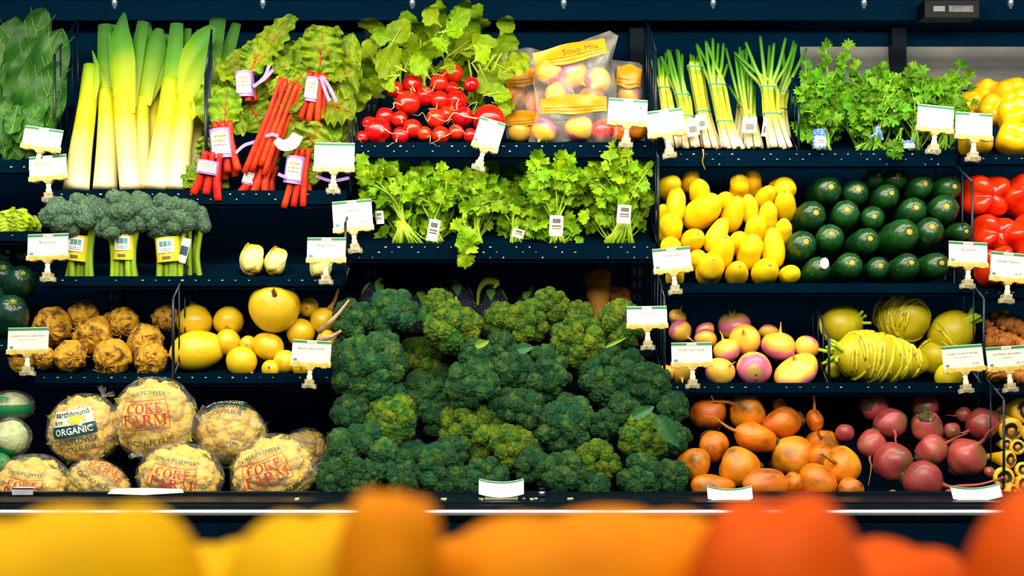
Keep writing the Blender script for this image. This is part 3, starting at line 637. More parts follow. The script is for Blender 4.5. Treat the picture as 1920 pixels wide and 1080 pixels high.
kohl(700, 650, 900, 430, (-.95, -.25, .12), 2.86, 'long ridged yellow kohlrabi lying in front with cut stubs', kol, lrid, 9, (430, 430, 470), .93)
kohl(1290, 430, 390, 360, (.75, -.2, .6), 2.95, 'green kohlrabi at right with a leaf stalk', kom, krid[4:9], 5, (370, 370, 420))
kohl(1150, 620, 330, 300, (.1, -.9, -.3), 2.96, 'shaded kohlrabi behind the kohlrabi price card', kom, krid[9:13], 0, (320, 320, 330))
kohl(1270, 800, 260, 160, (.1, -.9, .3), 2.87, 'small kohlrabi below the kohlrabi price card', kom, [], 0, (240, 240, 240))
kohl(290, 745, 160, 150, (.1, -.9, .3), 2.89, 'small dim kohlrabi under the long ridged one', kom, [], 0, (150, 150, 150))
tag(mk('brown_tip', rev([(0, -.004), (.011, -.003), (.012, .003), (.006, .008), (0, .009)], n=10, sub=2).mesh('brown_tip', M('tip_brown', 'B07020', '8A5014', scale=80, rough=.8)), None,
    TRS(W(1727, 589, 2.88), aim((.42, -.85, -.08)))), 'brown cut root tip of the top kohlrabi', 'root tip')
bpy.data.objects.remove(bpy.data.objects['brown_tip'])
lst = thing('kohlrabi_leaf_stalk', 'green cut leaf stalk on the right kohlrabi', 'stalk', TRS(W(1798, 612, 2.93)))
o0 = W(1798, 612, 2.93)
for a, b in (((1793, 622), (1838, 592)), ((1796, 614), (1832, 590)), ((1800, 620), (1815, 606))):
    mk('stalk', MB().add(*tube(crm([W(*a, 2.94), W((a[0]+b[0])/2, (a[1]+b[1])/2-4, 2.92), W(*b, 2.92)], 4), (.006, .004), 7)).mesh('stalk', KS, org=o0), lst)
# sunchokes
SC = M('sunchoke', 'B0621A', 'C87A22', scale=3, rough=.6, rand=.15, c3='5A3014', s3=4, t3=(.55, .7), bump=.3, bscale=8)
scm = [rev([(0, -1), (.2, -.95), (.34, -.7), (.28, -.5), (.42, -.3), (.36, -.1), (.48, .15), (.4, .35), (.46, .55), (.28, .85), (0, .95)], n=18, sub=4,
     mod=lambda p, a, t, v=v: Vector((p.x+.15*math.sin(3*t+v), p.y, p.z))*(1+.18*nz(p, 2.4, v*4))).mesh('body', SC) for v in range(3)]
skn = rev([(0, -.1), (.16, -.06), (.2, .06), (.12, .17), (0, .2)], n=10, sub=3, mod=lambda p, a, t: p*(1+.15*nz(p, 6, 3))).mesh('knob', SC)
rows = [[(1780,330,170,300,60),(1950,420,150,260,40)], [(1625,390,90,150,10),(1760,455,140,250,60),(1900,540,120,240,50)], [(1640,475,115,170,5),(1745,530,130,160,80)],
        [(1660,780,130,150,20),(1760,765,120,150,-40),(1880,800,130,170,70)]]
for n, i in enumerate(pile(rows, (1500, 530, 4.571), (722, 2.80), 1.3, pad=.85)):
    e = i['e']; k = e[2]*i['m']/4.571; a = math.radians(e[4]); dv = Vector((math.sin(a)*.9, -.45, -math.cos(a)*.8))
    spawn([('body', scm[n % 3], Matrix()), ('knob', skn, TRS((.3, .2, .1), aim((1, .6, .2)))), ('knob', skn, TRS((-.32, -.15, -.3), aim((-1, -.3, 0))))], 'sunchoke', lab(i, 'brown sunchoke', 'sunchoke pile'), 'sunchoke',
          TRS(i['c'], aim(dv, R(0, 6)), (k, k, e[3]*i['m']/4.571*.55)), 'sunchokes at right edge')
# eggplants and horseradish behind the broccoli
EG = M('eggplant', '1C1A2E', '262236', scale=3, rough=.2, rand=.1, coat=.6, dots=('A0A8B0', 26, .12))
EGC = M('eggplant_cap', '2F6A2A', '5A8A14', scale=5, rough=.6)
egm = rev([(0, -1.0), (.3, -.95), (.5, -.55), (.48, -.1), (.36, .35), (.26, .65), (.15, .8), (0, .82)], n=20, sub=4).mesh('body', EG)
cap = MB()
for j in range(5):
    a = j*1.257; d0 = Vector((math.cos(a), math.sin(a), 0))
    cap.add(*ribbon(crm([d0*.02+Vector((0, 0, .86)), d0*.24+Vector((0, 0, .78)), d0*.33+Vector((0, 0, .55)), d0*.38+Vector((0, 0, .30))], 3), [.1, .24, .2, .02], nrm=d0+Vector((0, 0, .3)), cup=.1))
capm = cap.mesh('calyx', EGC); estm = MB().add(*tube(crm([(0, 0, .8), (.02, 0, .95), (.1, .05, 1.1)], 3), (.07, .05), 7)).mesh('stem', EGC)
for n, (px, py, w_, dv) in enumerate([(700, 568, 80, (.12, .35, .9)), (786, 580, 72, (0, .5, .8)), (862, 572, 82, (-.1, .4, .9)), (928, 578, 78, (-.1, .35, .9)), (990, 582, 76, (.1, .5, .8)), (1058, 600, 70, (0, .6, .8))]):
    d = 3.04; s = w_*S(d)
    spawn([('body', egm, Matrix()), ('calyx', capm, Matrix()), ('stem', estm, Matrix())], 'eggplant', f"glossy wet dark eggplant, {colname(n, 6)} of six behind the broccoli", 'eggplant', TRS(W(px, py+10, d), aim(dv, n*1.1), (s, s, s*.72)), 'eggplants behind the broccoli')
yl = M('wilted_leaf', 'C8B814', '7A9A14', scale=40, rough=.6, trans=.2)
lb = MB().add(*ribbon(crm([W(896, 572, 3.03), W(898, 545, 3.02), W(912, 527, 3.01), W(932, 530, 3.01), W(926, 540, 3.01)], 4), [.004, .008, .014, .013, .003]))
tag(mk('wilted_leaf', lb.mesh('wilted_leaf', yl)), 'curled yellow green leaf scrap hanging over an eggplant', 'leaf')
HR = M('horseradish', 'A06A14', '7A4A10', scale=14, rough=.8, c3='5A3A10', s3=20, t3=(.52, .62), bump=.7, bscale=60)
for px, py, px2, py2, r, lb in ((1118, 516, 1128, 606, .030, 'rough brown horseradish root standing behind the broccoli'), (1160, 548, 1178, 610, .024, 'shorter brown horseradish root behind the broccoli')):
    m = MB().add(*tube(crm([W(px-2, py, 3.12), W(px+2, py+12, 3.11), W((px+px2)/2, (py+py2)/2, 3.08), W(px2, py2, 3.05), W(px2+4, py2+40, 3.04)], 6), [r*(.5+.5*min(1, j/3))*(1.15-.4*min(1, j/14)+.08*math.sin(j*1.9)) for j in range(25)], 14))
    o0 = W(px2, py2+40, 3.04); t = thing('horseradish_root', lb, 'root', TRS(o0)); mk('body', m.mesh('body', HR, org=o0), t)
    for q in range(6):
        a = W(px+R(-14, 14), py+R(-4, 14), 3.09); c = mk('knob', rev([(0, -.01), (.011, -.006), (.012, .004), (.006, .011), (0, .012)], n=8, sub=2).mesh('knob', HR), t, TRS(a-o0))
# endives
EN = M('endive', None, ramp=[(0, 'C89A40'), (.08, 'E8D070'), (.45, 'ECDC90'), (.75, 'DCC430'), (1, 'C8B420')], scale=20, rough=.4, rand=.03, wob=.05)
for n, (px, py, w_, h_, a, lb) in enumerate(((472, 489, 45, 56, -8, 'cream Belgian endive, left of the two on the shelf'), (516, 492, 40, 50, 6, 'cream Belgian endive, right of the two on the shelf'), (602, 500, 42, 36, 5, 'cream endive mostly hidden behind its price card'))):
    d = 2.93; m = rev([(0, -.5), (.2, -.5), (.3, -.44), (.47, -.2), (.5, .05), (.42, .35), (.25, .55), (.08, .66), (0, .68)], n=20, sub=4, mod=lambda p, a_, t: p*(1+.03*math.cos(3*a_+4*t)))
    t = thing('endive', lb, 'endive', TRS(W(px, py, d), aim((math.sin(math.radians(a)), .75, .9)), (w_*S(d), w_*S(d), w_*S(d)*1.25)), 'endives')
    mk('body', m.mesh('body', EN), t)
    for q in range(4):
        ang = q*1.57+.4; pts = [(math.cos(ang+.5*f)*r_*1.015, math.sin(ang+.5*f)*r_*1.015, z) for f, r_, z in ((0, .3, -.44), (.3, .48, -.2), (.6, .51, .05), (.9, .43, .35), (1, .26, .55), (1, .1, .66))]
        mk('leaf', MB().add(*ribbon(crm(pts, 3), [.2, .35, .5, .45, .3, .05], nrm=Vector((math.cos(ang), math.sin(ang), 0)), cup=.12)).mesh('leaf', EN), t)
# ------------------------------------------------------------------ broccoli
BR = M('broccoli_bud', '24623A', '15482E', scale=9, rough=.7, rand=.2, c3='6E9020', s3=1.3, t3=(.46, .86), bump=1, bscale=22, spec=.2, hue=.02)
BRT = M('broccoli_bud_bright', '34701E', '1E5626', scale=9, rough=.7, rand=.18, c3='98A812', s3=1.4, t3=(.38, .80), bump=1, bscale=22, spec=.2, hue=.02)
BST = M('broccoli_stem', '5E8A2A', '7A9A34', scale=8, rough=.6)
def floret(v, mat, cells=8.5, amp=.17, sub=5):
    bm = bmesh.new(); bmesh.ops.create_icosphere(bm, subdivisions=sub, radius=1)
    for q in bm.verts:
        p = q.co.copy(); u = p.normalized()
        d1 = noise.voronoi(u*cells*.35+Vector((v*7, v, 0)))[0][0]; d2 = noise.voronoi(u*cells+Vector((v*3, 0, v)))[0][0]
        q.co = u*(1+.26*(.5-d1)+amp*(.5-d2)*1.3+.06*noise.noise(u*2+Vector((v, 0, 0))))
    me = bpy.data.meshes.new('floret'); bm.to_mesh(me); bm.free(); me.materials.append(mat)
    me.polygons.foreach_set('use_smooth', [True]*len(me.polygons)); return me
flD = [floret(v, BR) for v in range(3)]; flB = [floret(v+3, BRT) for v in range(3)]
bstm = MB().add(*tube([(0, 0, -.62), (0, 0, -.4), (0, 0, -.1)], (.26, .3), 9)).mesh('stem', BST)
def crown(name, label, cat, c, dv, rx, ry, fl, N, fs, grp, rnd, stem=True, flat=.75):
    t = thing(name, label, cat, TRS(c, aim(dv, rnd.uniform(0, 6)), ((rx+ry)/2,)*3), grp)
    if stem: mk('stem', bstm, t, Matrix())
    ga = 2.39996
    for q in range(N):
        z = 1-(q+.4)/N*1.15; rr = max(0, 1-z*z)**.5; a = q*ga+rnd.uniform(-.25, .25)
        k = fs*rnd.uniform(.8, 1.25); rad = 1-k*.75+rnd.uniform(-.06, .06)
        p = Vector((rr*math.cos(a)*rad, rr*math.sin(a)*rad, (z*rad)*flat+.05))
        mk('floret', fl[q % len(fl)], t, TRS(p, Quaternion((rnd.random(), rnd.random(), rnd.random(), rnd.random())).normalized(), k))
    return t
c7 = lambda x, y, rx, ry, b=0, N=15, fs=.36: (580+x/2.25, 480+y/2.25, rx/2.25, ry/2.25, b, N, fs)
c8 = lambda x, y, rx, ry, b=0, N=15, fs=.36: (900+x/2.25, 480+y/2.25, rx/2.25, ry/2.25, b, N, fs)
BC = [ # rows top to bottom
 [c7(190,275,92,85), c7(350,250,100,108), c7(545,215,80,60,1), c8(95,275,85,70,1), c8(295,215,85,65,1), c8(415,250,65,50,1), c8(590,290,98,95,1)],
 [c7(320,362,58,45,0,10,.45), c7(600,305,112,105,1), c8(200,285,95,85,1), c8(415,365,108,108,1,20,.32), c8(100,390,78,60)],
 [c7(150,420,70,70), c7(480,432,105,85,1), c7(700,420,80,60), c8(130,482,76,84), c8(270,500,102,115,0,22,.3), c8(560,515,142,132,0,34,.26), c8(715,545,85,95)],
 [c7(260,492,168,128,0,26,.3), c7(545,520,70,60), c7(690,545,112,100), c8(190,645,90,80), c8(815,640,55,70), c8(600,655,80,60)],
 [c7(170,665,78,70), c7(480,592,98,98), c7(820,625,75,75), c8(365,712,128,105,0,22,.32), c8(520,712,68,60)],
 [c7(350,702,118,100,1,18), c7(690,742,140,130,1,24,.28), c8(690,775,115,95,1,18), c8(815,770,60,80), c7(560,700,80,80)],
 [c7(220,862,165,140,0,24,.3), c7(420,880,95,95), c8(140,815,95,95,1), c8(235,770,75,65), c8(225,890,75,75), c8(495,872,88,85,1), c7(600,830,70,70)],
 [c7(105,945,90,60), c7(215,965,80,45), c7(545,905,95,108), c7(740,945,110,65), c8(350,925,112,82), c8(480,975,80,50), c7(640,965,80,55), c8(680,935,112,90), c8(810,930,58,80), c7(390,960,80,55)],
]
cand = []
for ri, row in enumerate(BC):
    for e in row: cand.append(e)
rows = [[(e[0], e[1], e[2]*2, e[3]*2, e) for e in r] for r in BC]
rnd = random.Random(5)
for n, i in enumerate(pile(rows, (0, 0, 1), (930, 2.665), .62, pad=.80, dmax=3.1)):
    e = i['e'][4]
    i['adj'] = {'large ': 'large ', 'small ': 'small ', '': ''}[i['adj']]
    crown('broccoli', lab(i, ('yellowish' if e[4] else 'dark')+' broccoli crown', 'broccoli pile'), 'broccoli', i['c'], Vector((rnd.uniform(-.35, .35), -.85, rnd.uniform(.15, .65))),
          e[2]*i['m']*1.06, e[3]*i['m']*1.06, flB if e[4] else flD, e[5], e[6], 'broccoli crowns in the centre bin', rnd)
# broccoli leaves poking out of the pile
BLF = M('broccoli_leaf', '1F5A2A', '2F7430', scale=12, rough=.5, trans=.15)
BLY = M('broccoli_leaf_light', '9AB81E', '6E9A20', scale=30, rough=.5, trans=.15)
def leafmesh(wf, mat, name='leaf', nl=12, nw=6, ruf=0, rufn=5, bend=.2, cup=.1, ser=0, sern=9, vein=0, seed=0, crumple=0):
    """unit leaf: base at origin, +Y length 1, width 1 across X, normal +Z"""
    V = []; Fc = []; T = []
    for i in range(nl+1):
        t = i/nl; h = wf(t)*(1+ser*math.sin(sern*math.pi*t*2)) if 0 < i < nl else wf(t)
        for j in range(nw+1):
            u = 2*j/nw-1; x = u*h/2
            z = -bend*t*t+cup*(abs(u)**1.5)*h+ruf*abs(u)**2*math.sin(rufn*6.28*t+seed+(2 if u > 0 else 0))+(.5*ruf*noise.noise(Vector((u*2.5, t*6, seed))))
            if crumple: z += crumple*noise.noise(Vector((u*3.2+seed, t*8, seed*2)))*(.35+.65*abs(u))+.5*crumple*noise.noise(Vector((u*7, t*17+seed, 3)))
            if vein: z += vein*abs(math.sin(7*math.pi*(t-.25*abs(u))))*(abs(u) > .05)
            V.append((x, t+.02*noise.noise(Vector((u, t*3, seed))), z)); T.append(t)
    for i in range(nl):
        for j in range(nw): a = i*(nw+1)+j; Fc.append((a, a+1, a+nw+2, a+nw+1))
    return MB().add(V, Fc, T).mesh(name, mat)
oval = lambda t: max(.02, math.sin(math.pi*min(1, t**.75))**.8)
blm = leafmesh(oval, BLF, ruf=.05, vein=.02); bly = leafmesh(oval, BLY, ruf=.06)
for a, b, wd, d, me, lb in (((1232, 778), (1275, 838), 34, 2.66, blm, 'dark broccoli leaf hanging at right side of the pile'), ((1185, 782), (1226, 762), 22, 2.66, blm, 'small green leaf lying below the biggest broccoli crown'),
    ((783, 600), (796, 574), 20, 2.90, blm, 'dark leaf between the two upper left broccoli crowns'), ((848, 585), (856, 556), 12, 2.90, bly, 'light green leaf standing in front of an eggplant'),
    ((1134, 652), (1174, 632), 8, 2.80, bly, 'thin yellow green stalk above the biggest broccoli crown'), ((890, 648), (916, 640), 16, 2.78, bly, 'pale leaf scrap in the middle of the broccoli pile'), ((970, 655), (998, 650), 22, 2.77, blm, 'dark leaf between crowns in the pile centre')):
    tag(mk('broccoli_leaf', me, None, leafM(W(*a, d), W(*b, d-.01), wd*S(d), .2)), lb, 'leaf', 'broccoli leaves')
# broccolini bunches
BNB = M('broccolini_bud', '3E7058', '2C5A48', scale=4, rough=.7, rand=.1, dots=('B8B87A', 9, .28), bump=.8, bscale=24, spec=.3)
BNS = M('broccolini_stalk', '9AB810', '7CA018', scale=20, rough=.45, rand=.15)
WRY = M('wrap_yellow', 'E8C81C', 'F0D428', rough=.4, rand=.02); WHT = M('paper_white', 'ECE8DC', 'F6F2EA', scale=50, rough=.6, rand=.03)
NAVY = M('print_navy', '1C3A5A', '2A5A6A', scale=60, rough=.6, rand=.03); PGR = M('print_green', '0E6A3A', '138048', rough=.5, rand=.02); INK = M('print_grey', '6A6660', '5A5650', rough=.6, rand=.03)
flN = [floret(v+8, BNB, 9, .16, 4) for v in range(3)]
def curved(cx, cz, w_, h_, r, off=0, seg=8):
    """patch of a vertical cylinder of radius r facing -Y, centred on (cx,cz) in bunch coordinates"""
    V = []; Fc = []
    for i in range(seg+1):
        a = (cx+w_*(i/seg-.5))/r
        for z in (cz-h_/2, cz+h_/2): V.append((math.sin(a)*(r+off), -math.cos(a)*(r+off), z))
    for i in range(seg): Fc.append((2*i, 2*i+2, 2*i+3, 2*i+1))
    return V, Fc
def wrapband(parent, base, ax, r, h, frac, mat, marks, name='label_wrap', M4=None):
    """paper band round a bunch; marks = list of (cx,cz,w,h,mat,name) in fractions of width/height"""
    m4 = M4 or TRS(base, basis_z(ax)); wd = 2*math.pi*r*frac
    o = mk(name, MB().add(*curved(0, 0, wd, h, r)).mesh(name, mat), parent, m4)
    for cx, cz, w_, h_, mt, nm in marks:
        vw = min(wd, 2.2*r); mk(nm, MB().add(*curved(cx*vw, cz*h, w_*vw, h_*h, r, .0012)).mesh(nm, mt), o)
    return o
def basis_z(ax):
    z = Vector(ax).normalized(); x = Vector((0, -1, 0)).cross(z)*-1; x = x.normalized(); y = z.cross(x)
    return Matrix((x, y, z)).transposed().to_quaternion()
def broccolini(px, tip, label, heads, wrap, stalks=9, d=2.905, low=517):
    o0 = W(px, low, d); t = thing('broccolini_bunch', label, 'broccolini', TRS(o0), 'broccolini bunches'); sc = S(d)
    for q in range(stalks):
        f = q/(stalks-1)*2-1; y = R(-.012, .012)
        top = Vector((f*30*sc, y*2, 92*sc))
        pts = [Vector((f*23*sc+R(-.004, .004), y, -.01)), Vector((f*19*sc, y, 30*sc)), Vector((f*22*sc, y, 62*sc)), top]
        mk('stalk', MB().add(*tube(crm(pts, 3), (.0065, .005), 7)).mesh('stalk', BNS), t)
    for hx, hy, r in heads:
        r *= 1.18; p = W(hx, hy+9, d+R(-.02, .01))-o0
        for q in range(7):
            a = q*2.4; k = r*sc*.5*R(.85, 1.15)
            mk('floret', flN[q % 3], t, TRS(p+Vector((math.cos(a)*(q/7)**.5*r*sc*.62, R(-.6, .1)*r*sc, math.sin(a)*(q/7)**.5*r*sc*.55)), Quaternion((R(-1, 1), R(-1, 1), R(-1, 1), 1)).normalized(), k))
    if wrap:
        wx, wy, ww, wh, tl = wrap
        wrapband(t, W(wx, wy, d)-o0, (math.sin(tl), 0, math.cos(tl)), ww/2*sc*1.02, wh*sc, .62, WRY,
                 [(0, .14, .62, .55, WHT, 'label_panel'), (0, .22, .42, .22, M('logo_teal', '3A7A90', '5A9A7A', scale=80), 'logo'), (0, .02, .5, .03, INK, 'print_line'), (0, -.05, .4, .03, INK, 'print_line'), (0, -.33, .3, .1, INK, 'barcode')])
    return t
broccolini(152, 0, 'broccolini bunch with yellow wrap beside its price card, leftmost', [(115, 396, 30), (140, 405, 32), (165, 395, 30), (150, 382, 26), (178, 380, 20), (125, 415, 26)], (147, 465, 42, 48, .12))
broccolini(232, 0, 'broccolini bunch with yellow wrap in the middle', [(205, 398, 30), (230, 405, 32), (222, 380, 28), (255, 400, 28), (262, 375, 24), (240, 378, 24), (205, 420, 22)], (234, 463, 42, 48, .03))
broccolini(318, 0, 'broccolini bunch with yellow wrap, rightmost', [(290, 400, 30), (315, 405, 32), (338, 402, 30), (310, 385, 26), (335, 390, 24), (300, 422, 22)], (316, 468, 46, 46, -.1))
broccolini(352, 0, 'broccolini bunch with dark label partly behind the rightmost wrap', [(365, 400, 26), (375, 410, 20), (352, 388, 22)], None, 6, 2.95)
t = thing('care_label', 'small white and navy label tucked behind the rightmost broccolini wrap', 'label', TRS(W(349, 470, 2.915)))
mk('paper', MB().add(*curved(0, 0, .018, .05, .02)).mesh('paper', WHT), t, TRS((0, 0, 0), Quaternion((0, 1, 0), .25))); mk('print_band', MB().add(*curved(0, 0, .016, .018, .021)).mesh('print_band', NAVY), t, TRS((0, 0, 0), Quaternion((0, 1, 0), .25)))
# ------------------------------------------------------------------ collard greens (upper left)
COL = M('collard_leaf', '3A701A', '1E501C', scale=4, spec=.25, rough=.45, trans=.15, rand=.18, bump=.25, bscale=8)
VEI = M('leaf_vein', '8CA83A', '6E9430', rough=.5)
cof = lambda t: max(.03, (math.sin(math.pi*min(1, t**.85)))**.55)
colm = [leafmesh(cof, COL, ruf=.07, rufn=2.5, vein=.012, crumple=.05, bend=.18-.1*v, cup=.05, seed=v*3, nl=18, nw=8) for v in range(3)]
vm = []
for v in range(3):
    b = .18-.1*v; m = MB(); ym = lambda t: Vector((0, t, -b*t*t+.012))
    m.add(*tube([ym(q/10*.95) for q in range(11)], [.018-.0015*q for q in range(11)], 6))
    for q in range(5):
        t0 = .15+.15*q
        for sx in (-1, 1):
            e = Vector((sx*.36*(1-.5*abs(t0-.4)), min(.97, t0+.22), 0)); e.z = -b*e.y**2+.025
            m.add(*tube(crm([ym(t0), (ym(t0)+e)/2+Vector((0, -.03, .012)), e], 3), (.006, .002), 5))
    vm.append(m.mesh('veins', VEI))
C1 = (0, 0, 2.8417)
def bunch_leaves(t, o0, leaves, crop, meshes, d, veins=None, jit=.35, dj=.05, rnd=random.Random(3)):
    for n, e in enumerate(leaves):
        bx_, by_, tx, ty, wd = e[:5]; dd = d+(e[5] if len(e) > 5 else rnd.uniform(-dj, dj)); ox, oy, s = crop
        b = W(ox+bx_/s, oy+by_/s, dd+.01)-o0; p = W(ox+tx/s, oy+ty/s, dd+rnd.uniform(-.01, .03))-o0
        c = mk('leaf', meshes[n % len(meshes)], t, leafM(b, p, wd/s*S(dd), jit))
        if veins: mk('veins', veins[n % len(veins)], c)
def lbunch(name, label, cat, base, d, leaves, crop, meshes, veins=None, group=None, **k):
    o0 = W(*base, d); t = thing(name, label, cat, TRS(o0), group); bunch_leaves(t, o0, leaves, crop, meshes, d, veins, **k); return t
lbunch('collard_bunch', 'bunch of large dark collard leaves at the upper left corner', 'collard greens', (20, 300), 3.03,
  [(30,620,60,80,260,.05),(-60,700,-40,120,260,.04),(60,560,240,40,230,.06),(-20,760,-60,430,160,-.02),(10,820,30,520,150,-.04)], C1, colm, vm, 'collard bunches')
lbunch('collard_bunch', 'bunch of collard leaves with pale veins beside the leeks', 'collard greens', (80, 300), 3.02,
  [(70,640,255,170,230,.01),(120,700,330,150,240,.0),(150,780,320,330,220,-.02),(90,760,230,520,150,-.05),(200,800,310,510,130,-.04),(60,720,100,560,110,-.06)], C1, colm, vm, 'collard bunches')
lbunch('collard_bunch', 'small folded collard leaves behind the upper left price card', 'collard greens', (40, 300), 2.99,
  [(120,760,260,520,150,.0),(150,800,280,610,150,.0),(40,860,120,740,120,-.0),(100,870,210,790,110,-.0),(20,850,70,560,90,0),(160,860,200,640,120,.01)], C1, colm, vm, 'collard bunches')
# ------------------------------------------------------------------ leeks
LK = M('leek', None, ramp=[(0, 'D8B870'), (.02, 'EAE0B8'), (.14, 'E6D88A'), (.34, 'D6C81C'), (.55, 'A0AE10'), (.74, '4A8414'), (1, '1A5226')], scale=14, rough=.5, rand=.06, wob=.12, spec=.2)
def leek(label, sh, w0, w1, blades, d, n_=0):
    """sh = shaft points (crop px), blades = list of ([pts], [widths])"""
    s = 2.8417; o0 = W(sh[0][0]/s, sh[0][1]/s, d); t = thing('leek', label, 'leek', TRS(o0), 'leeks standing on the shelf')
    def C(x, y, dd=0):
        return W(x/s, y/s, d+(1010-y)/s*.0003+dd)-o0
    pts = crm([C(*p) for p in sh], 6); k = len(pts); top = sh[-1][1]; tt = (1010-top)/950
    mb = MB().add(*tube(pts, [(w0+(w1-w0)*j/(k-1))/2/s*S(d) for j in range(k)], 16, 0, tt))
    mk('shaft', mb.mesh('shaft', LK), t)
    for q, (bp, wd, dd) in enumerate(blades):
        cp = crm([C(x, y, dd) for x, y in bp], 5); t0 = (1010-bp[0][1])/950; t1 = (1010-bp[-1][1])/950
        mk('leaf', MB().add(*ribbon(cp, [x/s*S(d) for x in wd], cup=.16, t0=t0, t1=max(t1, t0+.15), fold=q % 2)).mesh('leaf', LK), t)
leek('thick pale leek with a trimmed top, leftmost', [(405,1012),(430,800),(465,560),(485,350)], 140, 80, [([(470,520),(487,430),(485,342)], [80,84,70], -.012)], 3.00)
leek('leek with dark narrow leaves, second from left', [(560,1012),(572,800),(575,600),(565,480)], 132, 92, [([(565,520),(558,320),(553,125)], [95,90,70], -.012), ([(575,520),(530,400),(492,270)], [60,40,6], -.016), ([(580,480),(590,300),(600,130)], [80,70,50], .012)], 3.02)
leek('tall leek with a bright white shaft and pointed leaf', [(695,1012),(678,800),(665,620),(658,520)], 112, 112, [([(660,600),(655,330),(640,200),(662,65)], [112,125,120,10], -.018), ([(680,560),(720,330),(760,110)], [90,80,60], .01), ([(640,560),(610,350),(580,170)], [70,60,10], -.008)], 2.985)
leek('leek with one broad folded leaf bending right', [(755,1012),(758,800),(755,620),(758,520)], 90, 75, [([(760,560),(770,420),(815,260),(850,150)], [80,125,140,40], -.012), ([(765,560),(800,500),(850,380),(880,250)], [60,60,70,30], .0)], 3.02)
leek('dark slim leek behind the others in the middle', [(800,1012),(812,800),(820,600),(830,470)], 80, 70, [([(830,500),(850,350),(870,180)], [70,90,60], .0), ([(825,500),(800,320),(770,120)], [70,80,60], .02)], 3.06)
leek('long straight leek right of the middle', [(835,1012),(862,800),(895,600),(912,420)], 140, 95, [([(912,460),(925,300),(940,120)], [95,90,70], -.012), ([(930,460),(975,330),(1000,150)], [70,60,40], .012), ([(940,450),(1000,280),(1060,160)], [50,40,20], .0)], 2.99)
leek('leek with wide leaf curving right, second from right', [(945,1012),(962,800),(985,620),(985,500)], 128, 85, [([(945,560),(985,350),(1075,210),(1150,150)], [60,110,120,60], -.006), ([(990,540),(1060,380),(1105,260)], [80,110,60], -.016), ([(1000,640),(1060,520),(1090,400)], [40,80,40], -.01)], 2.985)
leek('shaded leek at the right behind the wire divider', [(1025,1012),(1040,800),(1060,640)], 70, 60, [([(1060,680),(1120,380),(1160,90)], [60,90,90], .0), ([(1065,660),(1170,400),(1260,120)], [60,90,50], .02)], 3.05)
# ------------------------------------------------------------------ rainbow chard
CH = M('chard_leaf', '94A812', '648C10', scale=5, spec=.25, rough=.45, trans=.2, rand=.22, bump=.5, bscale=9, c3='2E6A1C', s3=1.6, t3=(.55, .72), hue=.015)
CHS = M('chard_stalk', 'D83808', 'C42806', scale=60, rough=.45, rand=.15, spec=.3, hue=.006)
PUR = M('wrap_purple', 'B48AD0', 'A878C8', rough=.5, rand=.03); ORG = M('print_orange', 'E8921C', 'D87A14', rough=.5)
chf = lambda t: max(.05, (math.sin(math.pi*min(1, .10+t*.88)))**.6)*1.12
chm = [leafmesh(chf, CH, ruf=.10, rufn=3+v, bend=.15*(v-1), cup=.08, vein=.012, crumple=.13, seed=v*5, nl=30, nw=12, ser=.015, sern=5+v) for v in range(4)]
rib = [MB().add(*tube([(0, q/8*.85, -.15*(v-1)*(q/8*.85)**2+.012) for q in range(9)], [.03-.003*q for q in range(9)], 6)).add(
   *tube([(0, .3, .02), (.2, .55, .05)], (.012, .004), 5)).add(*tube([(0, .4, .02), (-.22, .65, .05)], (.012, .004), 5)).mesh('midrib', CHS) for v in range(4)]
C2 = (340, 0, 2.7)
def chard(label, cut, neck, nst, w_, d, leaves, wrap=None, tie=None, spread=1.3):
    ox, oy, s = C2; cv = lambda x, y, dd=0: W(ox+x/s, oy+y/s, d+dd)
    o0 = cv(*cut); t = thing('chard_bunch', label, 'chard', TRS(o0), 'rainbow chard bunches'); sc = S(d)/s
    ax = cv(*neck)-o0; sd = Vector((ax.z, 0, -ax.x)).normalized()
    for q in range(nst):
        f = (q+.5)/nst*2-1; zz = (.012 if q % 2 else -.008)
        a = sd*(f*w_*sc*.5*spread)+Vector((0, zz, 0))+ax*R(-.12, .08); b = sd*(f*w_*sc*.42)+Vector((0, zz, 0))+ax*.55; c = sd*(f*w_*sc*.45)+Vector((0, zz, 0))+ax*1.15
        mk('stalk', MB().add(*tube(crm([a, b, c], 4), [w_*sc/nst*.95]*5+[w_*sc/nst*.7]*4, 8, flat=.8)).mesh('stalk', CHS), t)
    bunch_leaves(t, o0, leaves, C2, chm, d+.015, rib, jit=.45, dj=.02)
    if wrap:
        wx, wy, ww, wh = wrap
        wrapband(t, cv(wx, wy)-o0-Vector((0, .002, 0)), ax, ww/2*sc*1.1, wh*sc, .6, PUR, [(.0, .05, .72, .55, WHT, 'label_panel'), (.02, .22, .5, .09, ORG, 'print_line'), (.0, .06, .6, .07, ORG, 'print_line'), (0, -.08, .5, .04, INK, 'print_line'), (0, -.3, .8, .14, WHT, 'label_panel'), (0, .36, .6, .06, WHT, 'print_line')])
    for tp in (tie or []):
        pts = crm([cv(x, y, -.02)-o0 for x, y in tp], 4)
        mk('tie', MB().add(*ribbon(pts, [14*sc, 16*sc, 16*sc], cup=.02)).mesh('tie', PUR), t)
    return t
chard('chard bunch with purple wrap at the upper left of the pile', (330,505), (325,400), 4, 80, 3.00,
  [(330,390,170,340,150),(340,380,260,260,170),(345,370,420,190,150),(360,360,545,60,130),(350,360,480,240,150),(340,520,420,660,190),(420,420,560,330,190),(300,440,170,480,150)], (322,428,85,130), [[(365,440),(420,390),(445,330)],[(365,435),(420,400),(465,352)]])
